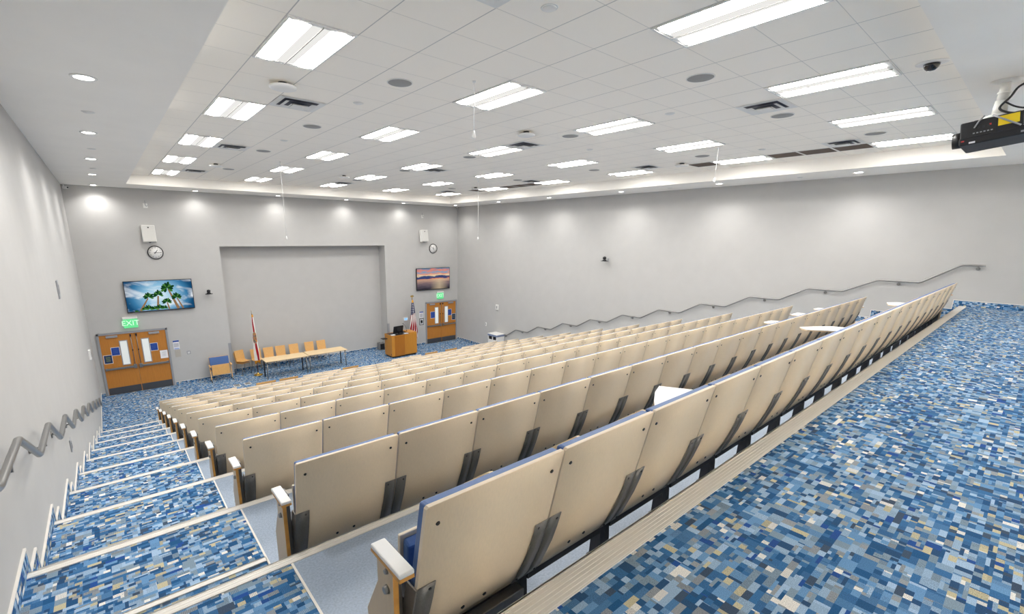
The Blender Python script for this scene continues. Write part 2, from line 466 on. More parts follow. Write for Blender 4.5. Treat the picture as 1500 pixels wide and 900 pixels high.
def downlight(x, y, label, tilt=(0, 0), power=60, col=(1.0, 0.975, 0.94), size=140):
    t = thing('recessed_downlight', label, 'downlight', (x, y, HS), 0, 'round downlights around the ceiling border')
    r = MB(); r.lathe([(0.078, -0.001), (0.105, -0.001), (0.105, -0.006), (0.078, -0.009), (0.078, -0.001)], (0, 0, 0), WHITE, 28)
    r.build('trim_ring', WHITE, t)
    MB().lathe([(0.0005, -0.004), (0.076, -0.004), (0.076, -0.002), (0.0005, -0.002)], (0, 0, 0), DLENS, 28).build('lamp_lens', DLENS, t)
    ld = bpy.data.lights.new('downlight_beam', 'SPOT'); ld.energy = power; ld.spot_size = R(size); ld.spot_blend = 0.85; ld.shadow_soft_size = 0.07
    ld.color = col
    lo = bpy.data.objects.new('downlight_beam', ld); C.objects.link(lo); lo.parent = t; lo.location = (0, 0, -0.03)
    lo.rotation_euler = (tilt[0], tilt[1], 0)
    return t
DLP = 32
for j, y in enumerate((-0.39, -3.55, -6.57, -9.58, -12.63, -15.65)):
    downlight(0.755, y, ['round downlight in the left corner of the front soffit', '', '', '', '', ''][j] or
              'round downlight in the soffit along the left wall, %s from the front corner' % ORD[j + 1], power=DLP * 1.15)
for j, x in enumerate((3.39, 6.03, 8.67, 11.31)):
    downlight(x, -0.41, 'round downlight in the front soffit, %s from the left corner' % ORD[j + 2], power=DLP * 0.62)
for j, y in enumerate((-0.9, -3.9, -6.68, -9.72, -12.72, -15.66)):
    downlight(13.77, y, 'round downlight in the soffit along the right wall, %s from the front corner' % ORD[j + 1], power=DLP * 1.15)

for j, x in enumerate((1.8, 4.6, 7.4, 10.2, 13.0)):  # assumed fill lamps behind the camera, added to brighten the seat backs
    downlight(x, YB + 0.6, 'added unseen fill lamp in the soffit along the back wall, %s from the left' % ORD[j + 1], power=DLP * 33, col=(1.0, 0.90, 0.78), tilt=(R(-26), 0), size=78)
# supply diffusers
VX = {0: 2.9745, 1: 7.2095, 2: 7.8145, 3: 11.4445}
VL = [(0, -15.885), (0, -11.965), (0, -8.045), (0, -3.565), (2, -15.885), (1, -11.965), (2, -8.045), (1, -3.565), (3, -15.885), (3, -11.965), (3, -8.045), (3, -3.565)]
def vent_meshes():
    a, b = 0.298, 0.276
    fr = MB()
    for s0, z0, z1, tk in ((1.0, -0.006, -0.001, 0.085), (0.70, -0.028, -0.010, 0.065), (0.42, -0.040, -0.020, 0.05)):
        x, y = a * s0, b * s0; xi, yi = x - tk, y - tk
        vs = [(-x, -y, z0), (x, -y, z0), (x, y, z0), (-x, y, z0), (-xi, -yi, z1), (xi, -yi, z1), (xi, yi, z1), (-xi, yi, z1)]
        fr.add(vs, [(0, 1, 5, 4), (1, 2, 6, 5), (2, 3, 7, 6), (3, 0, 4, 7)], WHITE)
    core = MB().box(-0.085, 0.085, -0.078, 0.078, -0.036, -0.030, WHITE).mesh('centre_plate')
    back = MB().box(-a + 0.06, a - 0.06, -b + 0.06, b - 0.06, -0.0015, -0.0005, DUCT).mesh('dark_duct')
    return fr.mesh('louvre'), core, back
VM = vent_meshes()
vcol = {0: 'left', 1: 'middle', 2: 'middle', 3: 'right'}
cnt = {}
for c, y in sorted(VL, key=lambda q: -q[1]):
    k = vcol[c]; cnt[k] = cnt.get(k, 0) + 1
    t = thing('air_diffuser', 'square louvred ceiling vent, %s from the stage in the %s column of vents' % (ORD[cnt[k]], k), 'air vent', (VX[c], y, HT), 0, 'air vents in the ceiling')
    for nm, me in zip(('louvre', 'centre_plate', 'dark_duct'), VM): link(nm, me, t)

# round ceiling speakers
SPK = [(3.58, -13.61), (3.57, -10.84), (3.57, -8.02), (3.59, -4.6), (6.01, -15.87), (8.445, -15.87), (10.85, -16.44), (7.23, -13.06), (7.24, -10.25), (7.25, -7.46), (7.2, -4.62), (10.87, -13.6), (10.86, -10.84), (10.87, -8.01), (10.88, -4.61)]
sm = MB().lathe([(0.0005, -0.001), (0.135, -0.001), (0.135, -0.006), (0.128, -0.010), (0.0005, -0.012)], (0, 0, 0), GRILLE, 28).mesh('ceiling_speaker')
rm = MB().lathe([(0.128, -0.001), (0.146, -0.001), (0.146, -0.006), (0.136, -0.008), (0.128, -0.001)], (0, 0, 0), WHITE, 28).mesh('rim')
for i, (x, y) in enumerate(SPK):
    col = 'left' if x < 5 else ('right' if x > 9 else 'middle')
    n = 1 + sum(1 for (a, b) in SPK if ('left' if a < 5 else ('right' if a > 9 else 'middle')) == col and (b > y or (b == y and a < x)))
    t = thing('ceiling_speaker', 'round grey ceiling speaker grille, %s from the stage in the %s group' % (ORD[n], col), 'speaker', (x, y, HT), 0, 'round ceiling speakers')
    link('grille', sm, t); link('rim', rm, t)

# white disc detectors
for i, (x, y, lb) in enumerate([(2.55, -12.74, 'white round detector hanging under the tile ceiling beside the nearest left vent'),
                           (6.436, -12.79, 'white round detector under the tile ceiling near the middle lights'),
                           (3.154, -5.38, 'white round detector by the far left vent'), (11.5, -12.84, 'white round detector beside the brown opening at the right edge'),
                           (11.28, -5.48, 'white round detector at the far right of the tile ceiling'), (6.43, -5.44, 'white round detector in the far middle of the tile ceiling')]):
    t = thing('ceiling_detector', lb, 'detector', (x, y, HT), 0, 'white disc detectors on the ceiling')
    MB().lathe([(0.0005, -0.03), (0.05, -0.03), (0.05, -0.001), (0.0005, -0.001)], (0, 0, 0), DARK, 20).build('mounting_base', DARK, t)
    MB().lathe([(0.0005, -0.072), (0.125, -0.070), (0.15, -0.060), (0.15, -0.042), (0.0005, -0.03)], (0, 0, 0), WHITEP, 24).build('cover', WHITEP, t)
# small concealed sprinkler caps
spm = MB().lathe([(0.0005, -0.012), (0.05, -0.012), (0.055, -0.006), (0.055, -0.001), (0.0005, -0.001)], (0, 0, 0), WHITE, 20).mesh('sprinkler_cap')
for x, y, z, lb in [(3.584, -15.872, HT, 'tile ceiling at the top centre of the photo'), (3.574, -12.536, HT, 'tile ceiling beside the left speaker grille'),
                (0.77, -11.045, HS, 'left soffit between the nearest two downlights'), (0.777, -7.949, HS, 'left soffit between the middle downlights'),
                (0.78, -4.9, HS, 'left soffit between the far downlights'), (13.837, -14.546, HS, 'right soffit between the nearest two downlights'), (13.84, -11.3, HS, 'right soffit between the middle downlights'),
                (8.5, -12.5, HT, 'tile ceiling at the right of the middle vent'), (3.57, -9.4, HT, 'tile ceiling between two left speaker grilles'), (7.15, -14.9, HT, 'tile ceiling near the nearest middle lights'),
                (11.0, -14.7, HT, 'tile ceiling near the right vents')]:
    t = thing('sprinkler_cap', 'small white sprinkler cap in the ' + lb, 'sprinkler', (x, y, z), 0, 'sprinkler caps in the ceiling')
    link('cap', spm, t)
    MB().lathe([(0.056, -0.001), (0.068, -0.001), (0.066, -0.004), (0.056, -0.005), (0.056, -0.001)], (0, 0, 0), WHITE, 20).build('escutcheon', WHITE, t)
# brown openings
BT = [-14.765, -15.325, -15.885, -13.085, -7.485, -6.925, -6.365, -4.685]
for i, y in enumerate(BT):
    t = thing('open_ceiling_tile', 'brown open ceiling tile beside the right edge lights, %s nearest the back wall' % ORD[1 + sorted(BT).index(y)], 'ceiling tile', (12.0495, y, HT), 0, 'brown open tiles at the right edge of the ceiling')
    MB().box(-0.285, 0.285, -0.262, 0.262, -0.003, -0.001, BROWNT).build('opening', BROWNT, t)
    f = MB()
    for q in ((-0.3, 0.3, -0.278, -0.262), (-0.3, 0.3, 0.262, 0.278), (-0.3, -0.285, -0.262, 0.262), (0.285, 0.3, -0.262, 0.262)): f.box(q[0], q[1], q[2], q[3], -0.006, -0.001, WHITE)
    f.build('tile_frame', WHITE, t)
# hanging microphones
for x, y, z, lb in [(4.20, -14.19, 6.316, 'white hanging microphone on a thin cord under the nearest middle light'), (4.26, -6.78, 5.12, 'long white hanging microphone cord in front of the left of the recess'),
                    (10.13, -7.03, 5.135, 'long white hanging microphone cord near the far right corner'), (10.24, -14.21, 6.295, 'white hanging microphone cord beside the right soffit')]:
    t = thing('hanging_microphone', lb, 'microphone', (x, y, HT), 0, 'microphones hanging from the ceiling')
    d = z - HT
    MB().cyl((0, 0, 0), (0, 0, d + 0.06), 0.0045, None, WHITEP, 8).build('cord', WHITEP, t)
    MB().lathe([(0.0005, d - 0.03), (0.018, d - 0.02), (0.023, d), (0.017, d + 0.02), (0.006, d + 0.06), (0.0005, d + 0.06)], (0, 0, 0), WHITEP, 16).build('capsule', WHITEP, t)
    MB().cyl((0, 0, 0), (0, 0, -0.012), 0.02, None, WHITEP, 12).build('ceiling_plug', WHITEP, t)
# dome camera
t = thing('dome_camera', 'black dome security camera under the tile ceiling near the projector', 'camera', (7.32, -17.53, HT))
MB().lathe([(0.0005, -0.012), (0.10, -0.012), (0.125, -0.005), (0.125, -0.001), (0.0005, -0.001)], (0, 0, 0), WHITEP, 28).build('mounting_ring', WHITEP, t)
MB().lathe([(0.0005, -0.075), (0.03, -0.070), (0.052, -0.052), (0.062, -0.03), (0.064, -0.012), (0.0005, -0.012)], (0, 0, 0), mat('smoked_dome', (22, 18, 18), 0.08, coat=0.5), 28).build('smoked_dome', None, t)

# projector
t = thing('projector', 'black video projector hanging from the right rear soffit on a white pole', 'projector', (7.36, -18.07, HS))
pt = R(-8)                                   # lens end dips
PM = Matrix.Translation((0, 0, -0.43)) @ Matrix.Rotation(pt, 4, 'X')
b = MB(); b.box(-0.27, 0.27, -0.46, 0.20, -0.115, 0.085, BLACKM, PM); b.build('body', BLACKM, t, 0.012)
b = MB(); b.box(-0.274, 0.274, -0.465, 0.205, -0.118, -0.05, mat('projector_skirt', (14, 15, 22), 0.6), PM); b.build('lower_skirt', None, t, 0.01)
b = MB(); b.cyl(PM @ Vector((0.02, 0.20, -0.02)), PM @ Vector((0.02, 0.275, -0.02)), 0.075, 0.07, BLACK, 24); b.build('lens', BLACK, t)
b = MB(); b.box(-0.273, -0.268, -0.02, 0.15, -0.05, 0.06, BLACK, PM)
for i in range(6): b.box(-0.2745, -0.272, -0.005 + i * 0.022, 0.008 + i * 0.022, -0.03, -0.02, GREYP, PM)
for i in range(3): b.box(-0.2745, -0.272, 0.015 + i * 0.03, 0.03 + i * 0.03, 0.01, 0.03, DARK, PM)
b.box(-0.2745, -0.272, 0.005, 0.018, 0.02, 0.034, REDP, PM); b.build('port_panel', BLACK, t)
b = MB(); b.box(-0.274, -0.268, -0.16, -0.035, -0.005, 0.075, YELLOW, PM); b.build('warning_label', YELLOW, t)
b = MB()
for i in range(7): b.box(-0.274, -0.268, -0.42, -0.18, -0.04 + i * 0.017, -0.034 + i * 0.017, GREYP, PM)
b.build('vent_slats', GREYP, t)
b = MB(); b.box(-0.2765, -0.2735, 0.10, 0.14, -0.11, -0.095, PAPER, PM); b.box(-0.2765, -0.2735, -0.22, -0.17, -0.10, -0.085, GREYP, PM); b.box(-0.2765, -0.2735, 0.17, 0.19, -0.085, -0.075, REDP, PM)
b.build('badge', PAPER, t)
b = MB(); b.cyl((0, 0, 0), (0, 0, -0.17), 0.032, 0.04, WHITE, 20); b.cyl((0, 0, -0.10), (0, 0, -0.115), 0.044, 0.044, WHITE, 20); b.cyl((0, 0, -0.17), (0, 0, -0.29), 0.045, 0.05, WHITE, 20); b.build('pole', WHITE, t)
MB().lathe([(0.0005, -0.02), (0.05, -0.02), (0.11, -0.008), (0.11, -0.001), (0.0005, -0.001)], (0, 0, 0), WHITE, 28).build('ceiling_plate', WHITE, t)
b = MB(); b.lathe([(0.0005, -0.34), (0.13, -0.335), (0.12, -0.31), (0.06, -0.285), (0.0005, -0.285)], (0, 0, 0), WHITE, 24); b.box(-0.16, 0.16, -0.16, 0.12, 0.086, 0.105, DARK, PM); b.build('mount_bracket', WHITE, t)
b = MB(); b.tube(smooth_path([(-0.02, -0.60, -0.02), (-0.05, -0.25, -0.03), (-0.055, -0.10, -0.07), (-0.06, -0.05, -0.16), (-0.07, 0.0, -0.24), (-0.09, -0.05, -0.29), (-0.12, -0.14, -0.32)]), 0.009, BLACK, 8)
b.tube(smooth_path([(-0.055, -0.03, -0.20), (-0.07, -0.12, -0.26), (-0.06, -0.28, -0.30)]), 0.007, BLACK, 8); b.build('cable', BLACK, t)
b = MB(); b.tube([PM @ Vector((-0.28, 0.11, 0.02)), PM @ Vector((-0.30, 0.08, 0.07)), PM @ Vector((-0.27, 0.05, 0.11))], 0.006, GREYP, 8)
b.tube([PM @ Vector((-0.26, -0.0, 0.10)), PM @ Vector((-0.30, -0.08, 0.03)), PM @ Vector((-0.28, -0.17, -0.04))], 0.007, GREYP, 8); b.build('signal_cable', GREYP, t)

# ------------------------------------------------------------------ seats
PROF = [(0.205, 0.178), (0.172, 0.235), (0.142, 0.31), (0.112, 0.39), (0.088, 0.47), (0.066, 0.56), (0.046, 0.66), (0.026, 0.76), (0.003, 0.872), (0.0, 0.881)]
def prof_y(z):
    for (y0, z0), (y1, z1) in zip(PROF, PROF[1:]):
        if z0 <= z <= z1: return y0 + (y1 - y0) * (z - z0) / (z1 - z0)
    return PROF[0][0] if z < PROF[0][1] else PROF[-1][0]
def sheet(x0, x1, prof, off0, off1, mback, medge, corner=0.006, mfront=None):
    """curved board following the back profile; off0 rear offset, off1 front offset"""
    m = MB(); n = len(prof); vs = []
    for i, (y, z) in enumerate(prof):
        ins = corner if i in (n - 1,) else 0.0
        for x in (x0 + ins, x1 - ins):
            vs.append((x, y + off0, z)); vs.append((x, y + off1, z))
    # order per row: x0 rear, x0 front, x1 rear, x1 front
    for i in range(n - 1):
        a = 4 * i; b = a + 4
        m.add([vs[a], vs[a + 2], vs[b + 2], vs[b]], [(0, 1, 2, 3)], mback, False)
        m.add([vs[a + 3], vs[a + 1], vs[b + 1], vs[b + 3]], [(0, 1, 2, 3)], mfront or mback, False)
        m.add([vs[a + 1], vs[a], vs[b], vs[b + 1]], [(0, 1, 2, 3)], medge)
        m.add([vs[a + 2], vs[a + 3], vs[b + 3], vs[b + 2]], [(0, 1, 2, 3)], medge)
    m.add([vs[0], vs[1], vs[3], vs[2]], [(0, 1, 2, 3)], medge)
    e = 4 * (n - 1)
    m.add([vs[e], vs[e + 2], vs[e + 3], vs[e + 1]], [(0, 1, 2, 3)], medge)
    return m
def smooth_back(me):
    for p in me.polygons:
        if p.material_index == 0: p.use_smooth = True
    return me
def capsule(p0, r0, p1, r1, n=10):
    a = math.atan2(p1[1] - p0[1], p1[0] - p0[0]); pts = []
    for i in range(n + 1):
        t = a + PI / 2 + PI * i / n; pts.append((p0[0] + r0 * math.cos(t), p0[1] + r0 * math.sin(t)))
    for i in range(n + 1):
        t = a - PI / 2 + PI * i / n; pts.append((p1[0] + r1 * math.cos(t), p1[1] + r1 * math.sin(t)))
    return pts
SM = {}
SM['back_panel'] = smooth_back(sheet(0.0055, SW - 0.0055, PROF, 0.0, 0.016, LAM, PLY).mesh('back_panel', None))
CP = [(y, z) for y, z in PROF if z >= 0.39]; CP[-1] = (CP[-1][0], 0.876)
SM['back_cushion'] = sheet(0.012, SW - 0.012, CP, 0.016, 0.052, BLUE, BLUE, 0.014).mesh('back_cushion', None, 0.006)
pan = MB(); pan.prism([(0.275, 0.20), (0.292, 0.20), (0.262, 0.628), (0.245, 0.628)], 0.045, SW - 0.045, 'x', PLY)
SM['seat'] = pan.mesh('seat', PLY, 0.004)
sc = MB(); sc.prism([(0.222, 0.215), (0.274, 0.215), (0.245, 0.615), (0.206, 0.60)], 0.055, SW - 0.055, 'x', BLUE)
SM['seat_cushion'] = sc.mesh('seat_cushion', BLUE, 0.010)
BPROF = [(prof_y(z), z) for z in (0.182, 0.235, 0.31, 0.39, 0.47, 0.548)]
SM['bracket_l'] = sheet(0.003, 0.076, BPROF, -0.005, -0.001, DSTEEL, STEEL, 0.0).mesh('mounting_bracket', None)
SM['bracket_r'] = sheet(SW - 0.076, SW - 0.003, BPROF, -0.005, -0.001, DSTEEL, STEEL, 0.0).mesh('mounting_bracket', None)
for q in ('bracket_l', 'bracket_r'): smooth_back(SM[q])
def screw_mesh(x, z, off, r):
    y = prof_y(z) + off
    m = MB(); m.cyl((x, y, z), (x, y - 0.0035, z - 0.001), r, r * 0.8, BLACK, 10)
    return m.mesh('screw', BLACK)
SM['screws'] = [screw_mesh(0.055, 0.800, 0, 0.0085), screw_mesh(SW - 0.055, 0.800, 0, 0.0085), screw_mesh(SW / 2 - 0.055, 0.265, 0, 0.0095), screw_mesh(SW / 2 + 0.055, 0.265, 0, 0.0095)]
SM['bscrews_l'] = [screw_mesh(0.055, 0.525, -0.005, 0.0065), screw_mesh(0.055, 0.205, -0.005, 0.0065)]
SM['bscrews_r'] = [screw_mesh(SW - 0.055, 0.525, -0.005, 0.0065), screw_mesh(SW - 0.055, 0.205, -0.005, 0.0065)]
def leg_mesh(x0, x1, z):
    lg = MB(); lg.prism([(0.20, z), (0.275, z), (0.255, 0.46), (0.150, 0.46), (0.215, 0.18)], x0, x1, 'x', DARK); lg.box(x0, x1, 0.19, 0.29, z, z + 0.012, DARK)
    return lg.mesh('leg', DARK)
for q, z in (('', 0.0), ('0', SEATZ0 * -1 + PZ[0])):
    SM['leg_l' + q] = leg_mesh(0.001, 0.040, z); SM['leg_r' + q] = leg_mesh(SW - 0.040, SW - 0.001, z)
SM['rail'] = MB().box(0.041, SW - 0.041, 0.206, 0.262, 0.142, 0.186, DARK).mesh('shadow_strip', DARK)  # dark strip imitating the black shadow line under the back panel
ar = MB(); ar.prism(capsule((0.405, 0.566), 0.046, (0.655, 0.385), 0.034), SW - 0.026, SW - 0.001, 'x', MAPLEL); ar.prism([(0.22, 0.40), (0.38, 0.515), (0.36, 0.60), (0.27, 0.56), (0.20, 0.46)], SW - 0.024, SW - 0.004, 'x', DARK)
ar.cyl((SW - 0.029, 0.405, 0.545), (SW, 0.405, 0.545), 0.017, None, BLACK, 12)
SM['armrest'] = ar.mesh('armrest', MAPLEL, 0.003)
def end_meshes(side, zl=0.0):
    s = -1 if side == 'left' else 1; x0 = 0.0 if side == 'left' else SW
    X = lambda d: x0 + s * d
    def bx(m, d0, d1, *a): m.box(min(X(d0), X(d1)), max(X(d0), X(d1)), *a)
    pn = MB(); a, b = sorted((X(0.030), X(0.052)))
    pn.prism([(0.125, 0.635), (0.235, 0.635), (0.238, 0.50), (0.335, 0.32), (0.335, zl), (0.125, zl)], a, b, 'x', MAPLEE)
    pm_ = pn.mesh('end_panel', None, 0.003)
    for p in pm_.polygons:
        if abs(p.normal.x) > 0.9: p.material_index = 1
    pm_.materials.append(LAMP)
    ap = MB(); bx(ap, 0.024, 0.078, 0.030, 0.225, 0.650, 0.667, WHITEP); apm = ap.mesh('arm_pad', WHITEP, 0.005)
    au = MB(); bx(au, 0.025, 0.077, 0.031, 0.224, 0.638, 0.650, MAPLEE); aum = au.mesh('arm_pad_base', MAPLEE)
    st = MB(); bx(st, 0.004, 0.028, 0.150, 0.235, zl, 0.636, DSTEEL); stm = st.mesh('end_standard', DSTEEL, 0.003)
    bl = []
    for z, r in ((0.585, 0.011), (0.515, 0.017)):
        q = MB(); q.cyl((X(0.052), 0.165, z), (X(0.052 + r * 0.8), 0.165, z), r, r * 0.7, STEEL, 14); bl.append(q.mesh('bolt', STEEL))
    fl = MB(); bx(fl, -0.002, 0.006, 0.0, 0.0, 0, 0)
    return pm_, apm, aum, stm, bl
MAPLEE = mat('plywood_end_edge', (206, 150, 74), 0.45, var=0.08, scale=25)
LAMP = mat('end_panel_face', (206, 184, 152), 0.4, var=0.04, scale=12, stretch=(10, 10, 0.6))
EM = {sd + q: end_meshes(sd, z) for sd in ('left', 'right') for q, z in (('', 0.0), ('0', PZ[0] - SEATZ0))}
def flange_mesh(side):
    s = MB(); x = 0.0 if side == 'left' else SW
    pr = [(y - 0.005, z) for y, z in BPROF] + [(y + 0.055, z) for y, z in reversed(BPROF)]
    s.prism(pr, x - 0.003, x + 0.003, 'x', DSTEEL); return s.mesh('side_flange', DSTEEL)
FM = {'left': flange_mesh('left'), 'right': flange_mesh('right')}

def make_seat(end=None, screws=True, low=''):
    t = thing('auditorium_seat', '', 'seat', (0, 0, 0), 0, 'auditorium seats in the tiered rows')
    bp_ = link('back_panel', SM['back_panel'], t)
    if screws:
        for m in SM['screws']: link('screw', m, bp_)
    link('back_cushion', SM['back_cushion'], t)
    st = link('seat', SM['seat'], t); link('seat_cushion', SM['seat_cushion'], st)
    for k in ('l', 'r'):
        b = link('mounting_bracket', SM['bracket_' + k], t)
        if screws:
            for m in SM['bscrews_' + k]: link('screw', m, b)
    link('leg', SM['leg_l' + low], t); link('leg', SM['leg_r' + low], t); link('shadow_strip', SM['rail'], t)  # SM 'rail' is the dark strip imitating the shadow line
    if end != 'right': link('armrest', SM['armrest'], t)
    if end:
        pm_, apm, aum, stm, bl = EM[end + low]
        e = link('end_panel', pm_, t)
        for q in bl: link('bolt', q, e)
        a = link('end_armrest', aum, t); link('arm_pad', apm, a)
        link('end_standard', stm, t); link('side_flange', FM[end], t)
    return t
PROTO = {}
TABLETS = {   # (row, index): outline in world x, y
    (0, 3): [(3.06, -17.45), (3.05, -17.34), (3.20, -17.245), (3.34, -17.17), (3.483, -17.119), (3.60, -17.32), (3.64, -17.45)],
    (0, 8): [(6.785, -16.966), (6.70, -17.02), (6.665, -17.075), (6.78, -17.22), (6.92, -17.42), (7.2, -17.42), (7.14, -17.19), (6.95, -17.06)],
    (0, 14): [(10.43, -17.10), (10.12, -17.17), (10.06, -17.26), (10.20, -17.43), (10.62, -17.43), (10.60, -17.20)],
    (1, 14): [(10.57, -15.80), (10.66, -15.75), (10.98, -15.76), (11.02, -16.14), (10.62, -16.14)],
    (1, 16): [(11.75, -15.84), (11.86, -15.78), (12.10, -15.80), (12.12, -16.14), (11.76, -16.14)],
    (1, 12): [(9.24, -15.80), (9.32, -15.76), (9.60, -15.78), (9.68, -16.14), (9.28, -16.14)],
}
missing = {3, 4, 5, 8, 9, 10, 13, 14, 15}
for r in range(11):
    scr = r < 9
    present = [i for i in range(19) if not (r == 10 and i in missing)]
    for n, i in enumerate(present):
        end = 'left' if i == 0 else ('right' if i == 18 else None)
        if r == 10:
            nxt = i + 1 in present
            end = end or ('left' if i - 1 not in present else None) or ('right' if not nxt else None)
        key = (end, scr, '0' if r == 0 else '')
        if key not in PROTO: PROTO[key] = make_seat(*key); t = PROTO[key]
        else: t = copy_tree(PROTO[key])
        t.location = (XS + i * SW, ROWY[r], SEATZ0 if r == 0 else PZ[r])
        rowname = 'the rearmost row' if r == 0 else ('the front row' if r == 10 else 'the %s row from the back' % ORD[r + 1])
        pos = 'seat at the left aisle end' if i == 0 else ('seat at the right aisle end' if i == 18 else '%s seat from the left aisle' % ORD[n + 1])
        t['label'] = 'beige-backed auditorium %s in %s' % (pos, rowname)
        if (r, i) in TABLETS: t['tab'] = 1
def in_row(r, i):
    for o in C.objects:
        if o.type == 'EMPTY' and o.name.startswith('auditorium_seat') and abs(o.location.x - (XS + i * SW)) < 1e-3 and abs(o.location.y - ROWY[r]) < 1e-3: return o
for (r, i), poly in TABLETS.items():
    o = in_row(r, i); del o['tab']
    o['label'] = o['label'].replace('beige-backed auditorium ', '') + ', white tablet open'
    L = [(x - o.location.x, y - o.location.y) for x, y in poly]
    m = MB(); m.prism(L, 0.672, 0.682, 'z', MAPLEL); b_ = m.build('writing_tablet', MAPLEL, o)
    m = MB(); m.prism(L, 0.682, 0.689, 'z', WHITEP); m.build('tablet_top', WHITEP, b_)
    cx = sum(q[0] for q in L) / len(L)
    m = MB(); m.cyl((cx, 0.30, 0.55), (cx, 0.30, 0.672), 0.014, None, DARK, 10); m.box(min(cx, SW) , max(cx, SW) + 0.001, 0.286, 0.314, 0.55, 0.57, DARK); m.build('tablet_arm', DARK, o)
o = in_row(0, 0)
m = MB(); m.box(0.03, SW - 0.03, 0.16, 0.235, 0.10, 0.165, STEEL); m.build('crossbar', STEEL, o, 0.004)

# movable seats in the gaps of the front row, and one at the stage wall
def movable_seat(loc, rz, label, sz=1.0, sx=1.0):
    t = thing('movable_seat', label, 'seat', loc, rz, 'movable seats on the stage floor')
    w = 0.29 * sx
    t.scale = (1, 1, sz)
    bk = MB()
    bk.prism([(0.0, 0.86), (0.022, 0.86), (0.10, 0.36), (0.078, 0.36)], -w, w, 'x', MAPLE); bk.build('back_panel', MAPLE, t, 0.004)
    cu = MB(); cu.prism([(0.022, 0.855), (0.060, 0.845), (0.135, 0.40), (0.10, 0.40)], -w + 0.008, w - 0.008, 'x', BLUE); cu.build('back_cushion', BLUE, t, 0.01)
    se = MB(); se.prism([(0.20, 0.60), (0.222, 0.60), (0.262, 0.24), (0.240, 0.24)], -w + 0.03, w - 0.03, 'x', MAPLE); se.build('seat', MAPLE, t, 0.004)
    for s in (-1, 1):
        a = MB(); x = s * (w + 0.02); a.prism(capsule((0.10, 0.585), 0.02, (0.33, 0.575), 0.02, 6), x - 0.025, x + 0.025, 'x', MAPLE); a.build('armrest', MAPLE, t)
        f = MB(); f.prism([(0.10, 0.57), (0.17, 0.57), (0.30, 0.10), (0.24, 0.10)], x - 0.012, x + 0.012, 'x', MAPLE); f.build('side_panel', MAPLE, t)
        l = MB(); l.tube([(x, 0.14, 0.50), (x, 0.24, 0.08), (x, 0.34, 0.05)], 0.014, STEEL, 8); l.tube([(x, 0.24, 0.08), (x, 0.05, 0.05)], 0.014, STEEL, 8); l.build('leg', STEEL, t)
        for y in (0.05, 0.34):
            c = MB(); c.cyl((x - 0.012, y, 0.026), (x + 0.012, y, 0.026), 0.026, None, BLACK, 14); c.build('caster', BLACK, t)
    return t
for x, y, lb in ((4.105, -4.02, 'movable maple seat in the left gap of the front row, left of its pair'), (4.80, -4.02, 'movable maple seat in the left gap of the front row, right of its pair'),
                 (6.90, -4.02, 'single movable maple seat in the middle gap of the front row'), (10.28, -4.02, 'movable maple seat in the right gap of the front row, left of its pair'), (11.25, -4.02, 'movable maple seat in the right gap of the front row, right of its pair')):
    movable_seat((x, y, 0), 0, lb, 0.875)
movable_seat((3.47, -0.20, 0), PI, 'movable seat with blue back and folded maple seat standing by the left recess corner', 1.02, 1.1)

# ------------------------------------------------------------------ handrails
def rail(side):
    x = 0.10 if side == 'left' else W - 0.08
    wall = 0.0 if side == 'left' else W
    t = thing('handrail', 'zigzag steel handrail on the %s wall following the aisle steps' % side, 'handrail', (x, 0, 0), 0, 'wall handrails')
    h = 0.855; pts = [(0, -17.84, ZB + 0.845), (0, -17.50, ZB + 0.845)]
    mids = [(-17.74, ZB + 0.845)]
    for j in range(1, 11):
        y = EDGE[j]; z = PZ[j - 1] + (0.82 if j == 1 else h)
        pts += [(0, y - 0.62, z), (0, y + 0.09, z)]; mids.append((y - 0.27, z))
    pts += [(0, EDGE[10] + 0.69, h), (0, EDGE[10] + 0.84, h)]; mids.append((EDGE[10] + 0.78, h))
    # soften the bends
    out = [Vector(pts[0])]
    for a, b, c in zip(pts, pts[1:], pts[2:]):
        a, b, c = Vector(a), Vector(b), Vector(c)
        out += [b + (a - b).normalized() * 0.025, b + (c - b).normalized() * 0.025]
    out.append(Vector(pts[-1]))
    MB().tube(out, 0.021, STEEL, 14).build('rail', STEEL, t)
    for y, z in mids:
        b = MB(); d = wall - x; s = 1 if d > 0 else -1
        b.tube([(0, y, z - 0.02), (0.0, y, z - 0.06), (d - s * 0.012, y, z - 0.065)], 0.008, STEEL, 8)
        b.cyl((d - s * 0.012, y, z - 0.065), (d - s * 0.001, y, z - 0.065), 0.035, None, STEEL, 16); b.build('wall_bracket', STEEL, t)
rail('left'); rail('right')

